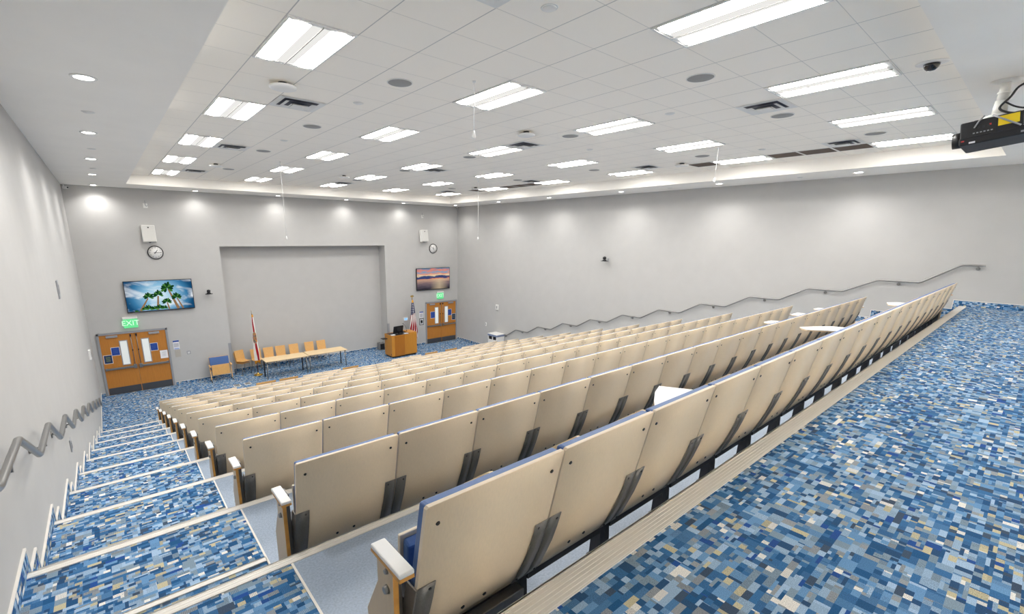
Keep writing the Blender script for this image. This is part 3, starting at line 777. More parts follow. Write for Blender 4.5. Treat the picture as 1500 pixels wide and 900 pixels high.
# ------------------------------------------------------------------ doors
def double_door(idx, x0, x1, hgt, side):
    d = bpy.data.objects.new('door_%d' % idx, None); C.objects.link(d); d.location = (x0, 0, 0); d['kind'] = 'structure'
    w = x1 - x0; fw = 0.06
    f = MB()
    f.box(0, fw, -0.045, 0.0, 0, hgt, GREYP); f.box(w - fw, w, -0.045, 0.0, 0, hgt, GREYP); f.box(0, w, -0.045, 0.0, hgt - fw, hgt, GREYP)
    f.build('door_frame', GREYP, d, 0.004)
    mid = w / 2
    for k, (a, b) in enumerate(((fw + 0.004, mid - 0.003), (mid + 0.003, w - fw - 0.004))):
        lf = MB(); lf.box(a, b, -0.022, 0.0, 0.012, hgt - fw - 0.004, DOORW); L = lf.build('door_leaf', DOORW, d)
        s = 1 if k == 0 else -1                     # meeting edge side: right for left leaf
        e = b if k == 0 else a                       # meeting edge x
        px0, px1 = sorted((e - s * 0.20, e - s * 0.38))
        g = MB(); zz0, zz1 = 0.99, hgt - 0.30
        g.box(px0 - 0.025, px1 + 0.025, -0.030, -0.022, zz0 - 0.025, zz0); g.box(px0 - 0.025, px1 + 0.025, -0.030, -0.022, zz1, zz1 + 0.025)
        g.box(px0 - 0.025, px0, -0.030, -0.022, zz0, zz1); g.box(px1, px1 + 0.025, -0.030, -0.022, zz0, zz1); gg = g.build('window_frame', GREYP, L)
        MB().box(px0, px1, -0.026, -0.0225, zz0, zz1, PANE).build('window_pane', PANE, L)
        h0, h1 = sorted((e - s * 0.07, e - s * (b - a - 0.03)))
        pb = MB(); pb.box(h0, h1, -0.095, -0.065, 0.86, 0.925, STEEL); pb.box(min(e - s * 0.03, e - s * 0.12), max(e - s * 0.03, e - s * 0.12), -0.085, -0.022, 0.83, 0.965, STEEL)
        oe = e - s * (b - a - 0.05); pb.box(oe - 0.03, oe + 0.03, -0.075, -0.022, 0.85, 0.93, STEEL); pb.build('push_bar', STEEL, L, 0.006)
        rd = MB(); rx = e - s * 0.075; rd.cyl((rx, -0.04, 0.95), (rx, -0.04, hgt - 0.12), 0.010, None, STEEL, 8); rd.box(rx - 0.022, rx + 0.022, -0.055, -0.022, hgt - 0.17, hgt - 0.09, DARK); rd.box(rx - 0.014, rx + 0.014, -0.05, -0.022, 1.42, 1.47, DARK); rd.build('latch_rod', STEEL, L)
        kp = MB(); kp.box(a + 0.01, b - 0.01, -0.025, -0.022, 0.015, 0.245, KICK); kp.build('kick_plate', KICK, L)
        cx = (a + b) / 2 + (-s * 0.12); cl = MB(); cl.box(cx - 0.15, cx + 0.15, -0.075, -0.022, hgt - 0.155, hgt - 0.085, GREYP); cl.build('door_closer', GREYP, L, 0.008)
        # notices
        def notice(xc, zc, ww, hh, m, lines=None, lm=PAPER):
            n = MB(); n.box(xc - ww / 2, xc + ww / 2, -0.0245, -0.022, zc - hh / 2, zc + hh / 2, PAPER)
            n.box(xc - ww / 2 + 0.012, xc + ww / 2 - 0.012, -0.0255, -0.0245, zc - hh / 2 + 0.012, zc + hh / 2 - 0.012, m)
            if lines:
                for q in range(lines): n.box(xc - ww * 0.25, xc + ww * 0.25, -0.0262, -0.0255, zc + hh * 0.28 - q * hh * 0.6 / lines - 0.008, zc + hh * 0.28 - q * hh * 0.6 / lines, lm)
            n.build('notice', PAPER, L)
        LBL = mat('light_navy_%d%d' % (idx, k), (70, 110, 190), 0.5)
        if idx == 1 and k == 0:
            notice(e - s * 0.53, 1.46, 0.23, 0.28, NAVY, 3, LBL); notice(e - s * 0.75, 1.22, 0.23, 0.29, DNAVY, 6, GREEN)
        if idx == 1 and k == 1:
            notice(e - s * 0.51, 1.47, 0.22, 0.27, NAVY, 3, LBL); notice(e - s * 0.76, 1.17, 0.22, 0.28, PAPER, 4, GREYP)
        if idx == 2 and k == 0: notice(e - s * 0.52, 1.43, 0.27, 0.33, NAVY, 3, LBL)
        if idx == 2 and k == 1:
            notice(e - s * 0.50, 1.47, 0.24, 0.32, NAVY, 3, LBL); notice(e - s * 0.75, 1.22, 0.23, 0.32, DNAVY, 4, GREEN)
double_door(1, 0.1465, 2.0541, 2.08, 'left'); double_door(2, 12.604, 14.479, 2.08, 'right')

# ------------------------------------------------------------------ stage wall fittings
EXG = emis('exit_green', (112, 226, 150), 0.52); EXW = emis('exit_letters', (205, 250, 215), 0.62)
def exit_sign(xc, z, side):
    t = thing('exit_sign', 'glowing green EXIT sign above the %s stage doors' % side, 'exit sign', (xc, -0.06, z), 0, 'exit signs above the doors')
    MB().box(-0.20, 0.20, -0.03, 0.06, 0.135, 0.20, WHITE).build('housing', WHITE, t, 0.006)
    MB().box(-0.19, 0.19, -0.008, 0.008, -0.165, 0.135, EXG).build('lit_panel', EXG, t)
    me = text_mesh('EXIT', 0.235, 0.002); me.materials.append(EXW)
    o = link('lettering', me, t, (0, -0.0105, -0.01)); o.rotation_euler = (PI / 2, 0, 0)
exit_sign(1.085, 2.36, 'left'); exit_sign(13.455, 2.37, 'right')

def clock(xc, zc, side, hh, mm):
    t = thing('wall_clock', 'round black-rimmed wall clock above the %s screen' % side, 'clock', (xc, 0, zc), 0, 'wall clocks')
    r = 0.222
    MB().lathe([(r - 0.025, -0.035), (r - 0.012, -0.048), (r, -0.04), (r, -0.001), (r - 0.025, -0.001), (r - 0.025, -0.035)], (0, 0, 0), BLACK, 40, 'y').build('rim', BLACK, t)
    MB().lathe([(0.0005, -0.030), (r - 0.024, -0.030), (r - 0.024, -0.002), (0.0005, -0.002)], (0, 0, 0), WHITEP, 40, 'y').build('dial', WHITEP, t)
    for k in range(12):
        a = 2 * PI * k / 12; me = text_mesh(str(k or 12), 0.052, 0.0005); me.materials.append(BLACK)
        o = link('numeral', me, t, (0.155 * math.sin(a), -0.0312, 0.155 * math.cos(a))); o.rotation_euler = (PI / 2, 0, 0)
    for nm, a, ln, wd in (('hour_hand', 2 * PI * (hh + mm / 60) / 12, 0.105, 0.010), ('minute_hand', 2 * PI * mm / 60, 0.158, 0.007)):
        h = MB(); h.prism([(-wd, -0.045), (wd, -0.045), (wd * 0.7, ln), (-wd * 0.7, ln)], -0.0345 if nm[0] == 'h' else -0.037, -0.033 if nm[0] == 'h' else -0.0355, 'y', BLACK)
        o = h.build(nm, BLACK, t); o.rotation_euler = (0, a, 0)
clock(2.062, 4.615, 'left', 1, 15); clock(13.098, 4.64, 'right', 11, 51)

def wall_speaker(xc, zc, side):
    t = thing('wall_speaker', 'white box loudspeaker tilted on the wall above the %s clock' % side, 'speaker', (xc, 0, zc), 0, 'wall loudspeakers')
    M = Matrix.Translation((0, -0.15, 0)) @ Matrix.Rotation(R(-9), 4, 'X')
    MB().box(-0.18, 0.18, -0.10, 0.10, -0.265, 0.265, WHITE, M).build('cabinet', WHITE, t, 0.01)
    MB().box(-0.168, 0.168, -0.108, -0.100, -0.25, 0.25, mat('speaker_grille_' + side, (204, 203, 199), 0.7, var=0.05, scale=200), M).build('grille', None, t, 0.004)
    MB().box(-0.020, 0.020, -0.112, -0.108, 0.165, 0.205, BLACK, M).build('badge', BLACK, t)
    b = MB(); b.box(-0.05, 0.05, -0.06, 0.0, -0.30, -0.20, WHITE); b.box(-0.03, 0.03, -0.16, 0.0, -0.29, -0.265, DARK); b.build('wall_bracket', WHITE, t)
wall_speaker(1.95, 5.215, 'left'); wall_speaker(12.50, 5.225, 'right')

def tv(x0, x1, z0, z1, side, scr, desc):
    t = thing('wall_screen', desc, 'television', ((x0 + x1) / 2, 0, (z0 + z1) / 2), 0, 'wall screens')
    a = (x1 - x0) / 2; b = (z1 - z0) / 2
    MB().box(-a, a, -0.10, -0.04, -b, b, BLACK).build('bezel', BLACK, t, 0.004)
    MB().box(-0.3, 0.3, -0.04, 0.0, -0.25, 0.25, DARK).build('wall_mount', DARK, t)
    s = MB(); s.add([(-a + 0.018, -0.1005, -b + 0.03), (a - 0.018, -0.1005, -b + 0.03), (a - 0.018, -0.1005, b - 0.018), (-a + 0.018, -0.1005, b - 0.018)], [(0, 1, 2, 3)], scr)
    o = s.build('screen', scr, t)
    return t, a, b
def sky_screen(a, b):
    m = bpy.data.materials.new('palm_sky_picture'); m.use_nodes = True; nt = m.node_tree; nt.nodes.clear(); k = NT(nt)
    tc = nt.nodes.new('ShaderNodeTexCoord'); x, y, z = k.sep(tc.outputs['Object'])
    X = k.m('DIVIDE', x, a); Z = k.m('DIVIDE', z, b)
    r = k.m('SQRT', k.m('ADD', k.m('POWER', k.m('ABSOLUTE', X), 2.0), k.m('MULTIPLY', k.m('POWER', k.m('ABSOLUTE', Z), 2.0), 0.4)))
    base = k.ramp(r, [(0.0, (206, 228, 240)), (0.45, (140, 188, 216)), (0.8, (60, 122, 164)), (1.0, (24, 74, 112))])
    n = k.noise(k.xyz(k.m('ADD', k.m('MULTIPLY', X, 1.0), k.m('MULTIPLY', Z, 0.4)), Z, 0.0), 1.5, 6, 0.9)
    cl = nt.nodes.new('ShaderNodeMapRange'); nt.links.new(n, cl.inputs[0]); cl.inputs[1].default_value = 0.46; cl.inputs[2].default_value = 0.74
    col = k.mix(cl.outputs[0], base, (240, 244, 246))
    e = nt.nodes.new('ShaderNodeEmission'); nt.links.new(col, e.inputs[0]); e.inputs[1].default_value = 0.5
    o = nt.nodes.new('ShaderNodeOutputMaterial'); nt.links.new(e.outputs[0], o.inputs[0]); return m
def sunset_screen(a, b):
    m = bpy.data.materials.new('sunset_sea_picture'); m.use_nodes = True; nt = m.node_tree; nt.nodes.clear(); k = NT(nt)
    tc = nt.nodes.new('ShaderNodeTexCoord'); x, y, z = k.sep(tc.outputs['Object'])
    X = k.m('DIVIDE', x, a); Z = k.m('DIVIDE', z, b)
    n = k.noise(k.xyz(X, k.m('MULTIPLY', Z, 2.6), 0.0), 2.2, 5, 0.4)
    zz = k.m('ADD', k.m('MULTIPLY_ADD', Z, 0.5, 0.5), k.m('MULTIPLY', k.m('SUBTRACT', n, 0.5), 0.34))
    sky = k.ramp(zz, [(0.48, (236, 150, 110)), (0.55, (58, 72, 120)), (0.62, (70, 84, 130)), (0.66, (250, 226, 186)), (0.74, (244, 160, 128)), (0.82, (130, 170, 200)), (0.9, (240, 146, 122)), (1.0, (96, 140, 176))])
    n2 = k.noise(k.xyz(k.m('MULTIPLY', X, 1.6), k.m('MULTIPLY', Z, 9.0), 3.0), 1.6, 4)
    z3 = k.m('ADD', k.m('MULTIPLY_ADD', Z, 0.5, 0.5), k.m('MULTIPLY', k.m('SUBTRACT', n2, 0.5), 0.25))
    sea = k.ramp(z3, [(0.0, (44, 42, 52)), (0.16, (96, 86, 96)), (0.3, (132, 112, 116)), (0.45, (206, 164, 142)), (0.52, (226, 160, 128))])
    glow = k.mix(k.m('MULTIPLY', k.m('SUBTRACT', 1.0, k.m('MINIMUM', 1.0, k.m('ABSOLUTE', k.m('MULTIPLY', k.m('SUBTRACT', X, 0.35), 1.8)))), 0.55), sea, (240, 216, 176))
    col = k.mix(k.m('GREATER_THAN', Z, 0.0), glow, sky)
    e = nt.nodes.new('ShaderNodeEmission'); nt.links.new(col, e.inputs[0]); e.inputs[1].default_value = 0.40
    o = nt.nodes.new('ShaderNodeOutputMaterial'); nt.links.new(e.outputs[0], o.inputs[0]); return m
tvL, a, b = tv(1.055, 2.968, 2.69, 3.715, 'left', sky_screen(0.95, 0.5), 'large wall screen showing palm trees against a blue sky, above the left doors')
PG = emis('palm_green', (22, 62, 30), 0.5); PT = emis('palm_trunk', (150, 118, 86), 0.45); PGL = emis('palm_light', (70, 120, 56), 0.5)
def palms():
    m = MB(); y = -0.1015
    def uv(u, v): return (-a + 2 * a * u, -b + 0.035 + (2 * b - 0.05) * v)
    def poly(pts, mm, yy): m.add([(p[0], yy, p[1]) for p in pts], [tuple(range(len(pts)))], mm)
    def trunk(p0, p1, w0, w1):
        p0 = Vector(uv(*p0)); p1 = Vector(uv(*p1)); n = Vector((-(p1 - p0).y, (p1 - p0).x)).normalized()
        poly([p0 - n * w0, p0 + n * w0, p1 + n * w1, p1 - n * w1], PT, y)
    def crown(c, r, n=9, a0=-20, a1=200):
        c = Vector(uv(*c))
        for i in range(n):
            t = R(a0 + (a1 - a0) * i / (n - 1)); d = Vector((math.cos(t), math.sin(t))); q = Vector((-d.y, d.x)); rr = r * (0.8 + 0.35 * random.random())
            poly([c, c + d * rr * 0.55 + q * r * 0.2, c + d * rr * 0.95 + q * r * 0.16, c + d * rr * 1.05 - q * r * 0.05, c + d * rr * 0.75 - q * r * 0.22, c + d * rr * 0.4 - q * r * 0.12], PG if i % 3 else PGL, y - 0.0005 - 0.0001 * i)
    trunk((0.185, 0), (0.315, 0.42), 0.035, 0.016); crown((0.325, 0.46), 0.155)
    trunk((0.435, 0.0), (0.465, 0.48), 0.035, 0.022); crown((0.47, 0.52), 0.15)
    trunk((0.745, 0.0), (0.625, 0.70), 0.045, 0.02); crown((0.61, 0.74), 0.19, 11, -40, 240)
    trunk((0.605, 0.0), (0.585, 0.24), 0.025, 0.016); crown((0.58, 0.26), 0.14)
    trunk((0.815, 0.0), (0.74, 0.38), 0.028, 0.016); crown((0.735, 0.40), 0.15)
    for u, v, r in ((0.25, 0.04, 0.10), (0.31, 0.06, 0.13), (0.39, 0.03, 0.11), (0.47, 0.05, 0.13), (0.53, 0.04, 0.11), (0.13, -0.01, 0.06)): crown((u, v), r, 7, 0, 180)
    m.build('palm_picture', None, tvL)
palms()
tv(12.09, 14.01, 2.685, 3.735, 'right', sunset_screen(0.95, 0.5), 'large wall screen showing a sunset over the sea, above the right flag')

# presentation cameras on brackets
def ptz(loc, rz, label):
    t = thing('bracket_camera', label, 'camera', loc, rz, 'bracket cameras on the walls')
    MB().box(-0.03, 0.03, -0.02, 0.0, -0.06, 0.06, GREYP).build('wall_plate', GREYP, t)
    s = MB(); s.box(-0.015, 0.015, -0.20, -0.015, -0.05, -0.03, GREYP); s.lathe([(0.0005, -0.032), (0.12, -0.030), (0.12, -0.016), (0.0005, -0.014)], (0, -0.22, 0), BLACK, 20); s.build('shelf', BLACK, t)
    MB().lathe([(0.0005, -0.014), (0.07, -0.012), (0.06, 0.02), (0.0005, 0.022)], (0, -0.22, 0), DARK, 20).build('base', DARK, t)
    MB().lathe([(0.0005, 0.02), (0.045, 0.03), (0.062, 0.07), (0.05, 0.115), (0.0005, 0.13)], (0, -0.22, 0), BLACK, 20).build('head', BLACK, t)
    MB().cyl((0, -0.27, 0.075), (0, -0.295, 0.07), 0.028, 0.024, DARK, 14).build('lens', DARK, t)
ptz((3.43, 0, 3.19), 0, 'small camera on a wall bracket between the left screen and the recess')
ptz((W, -8.87, 4.43), PI / 2 * 3, 'small camera on a bracket high on the right wall')
# corner cameras
for x, rz, s in ((0.07, R(45), 'left'), (W - 0.07, R(-45), 'right')):
    t = thing('corner_camera', 'tiny white camera tucked under the ceiling in the %s front corner' % s, 'camera', (x, -0.07, HS), rz, 'corner cameras')
    MB().cyl((0, 0, 0), (0, 0, -0.06), 0.02, None, WHITEP, 10).build('mount', WHITEP, t)
    q = MB(); q.box(-0.035, 0.035, -0.12, 0.02, -0.13, -0.06, WHITEP); q.build('body', WHITEP, t, 0.008)
    MB().cyl((0, -0.12, -0.095), (0, -0.13, -0.095), 0.024, None, BLACK, 12).build('lens', BLACK, t)
# hooks above the speakers
for x, s in ((1.985, 'left'), (12.53, 'right')):
    t = thing('wall_hook', 'small white cable outlet on the wall above the %s loudspeaker' % s, 'wall outlet', (x, 0, 6.10), 0, 'cable outlets high on the wall')
    q = MB(); q.box(-0.06, 0.06, -0.012, 0, -0.07, 0.07, WHITE); q.build('plate', WHITE, t, 0.003)
    q = MB(); q.tube([(0.0, -0.012, 0.16), (0, -0.02, 0.02), (0.02, -0.05, -0.02), (0.05, -0.012, 0.0)], 0.008, GREYP, 8); q.build('cable', GREYP, t)

# notices and plates on the stage wall
def plate(name, label, cat, x0, x1, z0, z1, m, extra=(), d=0.012):
    t = thing(name, label, cat, ((x0 + x1) / 2, 0, (z0 + z1) / 2))
    a = (x1 - x0) / 2; b = (z1 - z0) / 2
    MB().box(-a, a, -d, 0, -b, b, m).build('sheet' if cat == 'notice' else 'plate', m, t)
    for nm, ex0, ex1, ez0, ez1, em in extra: MB().box(a * ex0, a * ex1, -d - 0.004, -d, b * ez0, b * ez1, em).build(nm, em, t)
    return t
PALEB = mat('pale_blue_print', (150, 170, 214), 0.6); LTXT = mat('grey_print', (186, 186, 192), 0.7)
plate('wall_notice', 'white notice sheet with a blue header beside the left doors', 'notice', 2.165, 2.345, 1.28, 1.60, PAPER, (('blue_header', -1, 1, 0.66, 0.98, NAVY), ('text_block', -0.8, 0.8, -0.5, 0.4, LTXT), ('footer', -0.8, 0.8, -0.95, -0.7, PALEB)))
plate('wall_notice', 'plain tan plaque under the notice beside the left doors', 'notice', 2.185, 2.355, 1.0, 1.255, mat('tan_plaque', (176, 170, 160), 0.5), d=0.008)
plate('light_switch', 'double light switch on the wall left of the movable blue seat', 'switch', 2.54, 2.65, 1.05, 1.17, GREYP, (('rocker', -0.55, -0.1, -0.6, 0.6, WHITEP), ('rocker', 0.1, 0.55, -0.6, 0.6, WHITEP)))
plate('wall_notice', 'white notice sheet with a blue header beside the right doors', 'notice', 12.26, 12.47, 1.35, 1.66, PAPER, (('blue_header', -1, 1, 0.66, 0.98, NAVY), ('text_block', -0.8, 0.8, -0.8, 0.4, LTXT)))
plate('framed_notice', 'black-framed notice on the wall beside the right doors', 'notice', 12.25, 12.49, 1.0, 1.32, BLACK, (('page', -0.78, 0.78, -0.82, 0.82, PAPER), ('text_block', -0.5, 0.5, -0.5, 0.5, LTXT)))
SCRB = emis('touch_blue', (150, 196, 236), 0.55)
plate('touch_panel', 'small lit blue touch panel on the wall left of the striped flag', 'control panel', 11.38, 11.60, 1.30, 1.47, WHITEP, (('lit_screen', -0.75, 0.75, -0.7, 0.7, SCRB),), 0.03)
# right and left wall small fittings
def side_plate(name, label, cat, x, y, z, w, h, m, d=0.03):
    t = thing(name, label, cat, (x, y, z)); s = 1 if x < 1 else -1
    q = MB(); q.box(min(0, s * d), max(0, s * d), -w / 2, w / 2, -h / 2, h / 2, m); q.build('plate', m, t, 0.004)
    q = MB(); q.box(min(s * d, s * (d + 0.006)), max(s * d, s * (d + 0.006)), -w / 5, w / 5, -h / 4, h / 4, GREYP); q.build('button', GREYP, t)
side_plate('thermostat', 'white box fitting on the right wall above the bin', 'thermostat', W, -3.09, 2.05, 0.16, 0.24, WHITEP, 0.06)
side_plate('light_switch', 'small white switch on the right wall left of the bin', 'switch', W, -2.28, 1.137, 0.09, 0.16, WHITEP, 0.02)
side_plate('wall_fitting', 'small grey fitting high on the left wall', 'wall fitting', 0.0, -8.39, 4.29, 0.20, 0.30, GREYP, 0.02)
side_plate('wall_fitting', 'white disc fitting low on the left wall near the doors', 'wall fitting', 0.0, -2.73, 2.0, 0.20, 0.26, WHITEP, 0.05)
side_plate('wall_outlet', 'small double outlet on the left wall under the handrail', 'outlet', 0.0, -11.25, 2.573, 0.13, 0.16, GREYP, 0.012)

# ------------------------------------------------------------------ stage furniture
def table(x0, x1, y0, y1, z, label):
    t = thing('folding_table', label, 'table', ((x0 + x1) / 2, (y0 + y1) / 2, 0), 0, 'tables on the stage floor')
    a = (x1 - x0) / 2; b = (y1 - y0) / 2
    MB().box(-a, a, -b, b, z - 0.028, z, MAPLEL).build('tabletop', MAPLEL, t, 0.005)
    fr = MB(); fr.box(-a + 0.06, a - 0.06, -0.02, 0.02, z - 0.07, z - 0.028, DARK)
    for s in (-1, 1): fr.box(s * (a - 0.07) - 0.02, s * (a - 0.07) + 0.02, -b + 0.05, b - 0.05, z - 0.06, z - 0.028, DARK)
    fr.build('underframe', DARK, t)
    for s in (-1, 1):
        MB().cyl((s * (a - 0.07), -b + 0.10, z - 0.05), (s * (a - 0.04), -b + 0.10, 0), 0.020, None, STEEL, 12).build('leg', STEEL, t)
        MB().cyl((s * (a - 0.07), b - 0.10, z - 0.05), (s * (a - 0.07), b - 0.10, 0), 0.022, None, DARK, 12).build('leg', DARK, t)
table(4.775, 6.335, -1.43, -0.75, 0.70, 'pale maple folding table nearer the left flag')
table(6.365, 7.93, -1.38, -0.71, 0.70, 'pale maple folding table nearer the wooden lectern')

def shell_chair(loc, rz, label, stacked=1):
    t = thing('wooden_chair', label, 'chair', loc, rz, 'bent plywood chairs along the recess wall')
    w = 0.195
    for k in range(stacked):
        o = k * 0.075
        pr = [(-0.21, 0.455), (-0.15, 0.45), (-0.05, 0.44), (0.08, 0.435), (0.13, 0.445), (0.16, 0.49), (0.175, 0.56), (0.20, 0.66), (0.225, 0.76), (0.24, 0.83)]
        def strip(pts, wf):
            m = MB(); n = len(pts); vs = []
            for i, (y, z) in enumerate(pts):
                ww = wf(i / (n - 1))
                for x in (-ww, ww):
                    vs += [(x, y - o * 0.6, z + o), (x, y - o * 0.6 + 0.004, z + o + 0.014) if z < 0.46 else (x, y - o * 0.6 - 0.014, z + o + 0.002)]
            for i in range(n - 1):
                q, r = 4 * i, 4 * i + 4
                m.add([vs[j] for j in range(q, q + 8)], [(0, 2, 6, 4), (1, 5, 7, 3), (0, 4, 5, 1), (2, 3, 7, 6)], MAPLE, False)
            m.add(vs[:4], [(0, 1, 3, 2)], MAPLE); m.add(vs[-4:], [(0, 2, 3, 1)], MAPLE); return m
        strip(pr[:5], lambda u: w * (0.95 + 0.05 * u)).build('seat', MAPLE, t)
        strip(pr[4:], lambda u: w * (0.92 + 0.06 * u)).build('backrest', MAPLE, t)
    for s in (-1, 1):
        MB().tube([(s * 0.17, -0.16, 0.43), (s * 0.19, -0.20, 0.0)], 0.011, STEEL, 8).build('leg', STEEL, t)
        MB().tube([(s * 0.17, 0.12, 0.43), (s * 0.19, 0.22, 0.0)], 0.011, STEEL, 8).build('leg', STEEL, t)
    fr = MB(); fr.box(-0.17, 0.17, -0.17, -0.15, 0.415, 0.432, STEEL); fr.box(-0.17, 0.17, 0.10, 0.12, 0.415, 0.432, STEEL); fr.build('seat_frame', STEEL, t)
CHX = [(4.86, 'second wooden chair from the left, partly behind the red and white flag'), (5.335, 'wooden chair behind the left table, just right of the flag'), (5.80, 'wooden chair behind the middle of the left table'), (6.33, 'wooden chair behind the right end of the left table'),
       (6.97, 'wooden chair behind the left end of the right table'), (7.485, 'rightmost wooden chair, behind the right table')]
shell_chair((4.30, 0.02, 0), R(24), 'stack of wooden chairs beside the recess corner, leftmost in the line', 2)
for x, lb in CHX: shell_chair((x, 0.14, 0), 0, lb)

# lectern
t = thing('lectern', 'honey oak lectern with an angled front standing before the right flag', 'lectern', (9.95, -1.41, 0))
hh = 0.985; Wd, Dp = 1.265, 0.64
base = [(0, 0), (0.11, -0.05), (0.62, -0.045), (0.63, 0), (Wd, 0.0), (Wd, Dp), (0, Dp)]
MB().prism(base, 0.07, hh, 'z', OAK).build('cabinet', OAK, t)
f = MB(); f.box(0.118, 0.612, -0.056, -0.046, 0.08, hh - 0.005, mat('oak_dark_panel', (168, 104, 26), 0.4, var=0.08, scale=9, stretch=(9, 9, 0.5))); f.build('front_panel', None, t)
f = MB(); f.box(0.64, Wd - 0.002, -0.008, 0.0, 0.08, hh - 0.005, OAK); f.build('side_front_panel', OAK, t)
f = MB(); f.box(0.03, Wd - 0.04, 0.03, Dp - 0.03, 0.0, 0.07, BLACK); f.build('plinth', BLACK, t)
f = MB(); f.box(0, 0.02, 0, Dp, hh, hh + 0.02, OAK); f.box(0.90, Wd, 0, Dp, hh, hh + 0.055, OAK); f.box(0, Wd, Dp - 0.02, Dp, hh, hh + 0.02, OAK); f.build('top_rim', OAK, t)
f = MB(); f.box(0.02, 0.90, 0.02, Dp - 0.02, hh, hh + 0.006, DARK); f.build('work_surface', DARK, t)
f = MB(); f.box(-0.22, 0.0, Dp * 0.6, Dp * 0.95, 0.80, 0.82, DARK); f.build('side_shelf', DARK, t)
f = MB(); f.box(-0.003, 0.0, 0.05, 0.09, 0.12, 0.18, DARK); f.build('lock', DARK, t)
tz = hh + 0.007
t = thing('computer_monitor', 'black computer monitor on the lectern', 'monitor', (10.46, -1.10, tz), R(8))
MB().box(-0.13, 0.13, -0.09, 0.09, 0, 0.012, BLACK).build('foot', BLACK, t, 0.004)
MB().box(-0.03, 0.03, -0.035, -0.005, 0.012, 0.22, BLACK).build('stand', BLACK, t)
M = Matrix.Translation((0, 0.0, 0.19)) @ Matrix.Rotation(R(12), 4, 'X')
MB().box(-0.26, 0.26, -0.02, 0.02, -0.16, 0.16, BLACK, M).build('display', BLACK, t, 0.006)
MB().box(-0.10, 0.10, -0.045, -0.02, -0.09, 0.09, DARK, M).build('rear_housing', DARK, t, 0.01)
t = thing('gooseneck_microphone', 'thin gooseneck microphone on the lectern right of the monitor', 'microphone', (10.95, -0.98, hh + 0.055))
MB().cyl((0, 0, 0), (0, 0, 0.02), 0.03, 0.025, BLACK, 14).build('base', BLACK, t)
MB().tube([(0, 0, 0.02), (-0.02, 0.0, 0.14), (-0.08, 0.0, 0.26), (-0.15, 0, 0.33)], 0.006, BLACK, 8).build('gooseneck', BLACK, t)
MB().cyl((-0.15, 0, 0.33), (-0.19, 0, 0.35), 0.014, None, BLACK, 10).build('capsule', BLACK, t)
for x, y, lb in ((10.09, -1.28, 'white papers at the left end of the lectern top'), (10.74, -1.28, 'white papers at the right of the lectern top')):
    q = MB(); q.box(-0.09, 0.09, -0.06, 0.06, 0, 0.02, PAPER); o = q.build('paper_stack', PAPER, None, 0, (x, y, tz)); tag(o, lb, 'papers')
t = thing('desk_phone', 'black telephone on the lectern right of the monitor', 'telephone', (10.765, -0.93, hh + 0.008), 0)
MB().prism([(-0.08, 0), (0.09, 0), (0.09, 0.05), (-0.08, 0.015)], -0.07, 0.07, 'x', BLACK).build('base', BLACK, t, 0.004)
MB().box(-0.065, -0.025, -0.07, 0.09, 0.045, 0.07, BLACK).build('handset', BLACK, t, 0.008)
t = thing('floor_speaker_box', 'grey box on the floor in the recess corner left of the lectern', 'box', (10.31, 0.32, 0))
MB().box(-0.13, 0.13, -0.14, 0.14, 0.0, 0.34, mat('box_grey', (120, 120, 120), 0.6)).build('cabinet', None, t, 0.015)
MB().box(-0.10, 0.10, -0.146, -0.14, 0.04, 0.30, DARK).build('front_grille', DARK, t)
for s in (-1, 1): MB().box(s * 0.08 - 0.03, s * 0.08 + 0.03, -0.03, 0.03, 0.338, 0.352, BLACK).build('handle', BLACK, t)
# floor boxes
for x, lb in ((3.755, 'left of the pair of open floor outlet boxes in front of the movable seat'), (4.105, 'right of the pair of open floor outlet boxes in front of the movable seat')):
    t = thing('floor_outlet', lb, 'floor outlet', (x, -1.39, 0), 0, 'floor outlet boxes')
    MB().box(-0.11, 0.11, -0.14, 0.14, 0.0, 0.012, WHITEP).build('frame', WHITEP, t, 0.004)
    q = MB(); q.box(-0.09, 0.09, -0.11, -0.02, 0.012, 0.016, BLACK); q.box(-0.09, 0.09, 0.04, 0.11, 0.012, 0.016, BLACK); q.build('socket_well', BLACK, t)
# bin by the right wall
t = thing('waste_bin', 'white and grey two-opening waste bin against the right wall', 'waste bin', (14.30, -3.32, 0))
BG = mat('bin_blue_grey', (128, 140, 168), 0.5)
MB().box(-0.24, 0.24, -0.30, 0.30, 0.0, 0.62, WHITEP).build('body', WHITEP, t, 0.02)
q = MB(); q.box(-0.24, -0.20, -0.30, 0.30, 0.62, 0.78, WHITEP)
q = MB()
for y in (-0.285, 0.0, 0.285): q.box(-0.24, 0.24, y - 0.018, y + 0.018, 0.62, 0.78, WHITEP)
q.build('posts', WHITEP, t)
MB().box(-0.20, 0.20, -0.27, 0.27, 0.62, 0.78, DARK).build('opening', DARK, t)
MB().box(-0.255, 0.255, -0.31, 0.31, 0.78, 0.87, BG).build('lid_band', BG, t, 0.01)
MB().box(-0.255, 0.255, -0.31, 0.31, 0.87, 0.89, WHITEP).build('lid', WHITEP, t, 0.006)

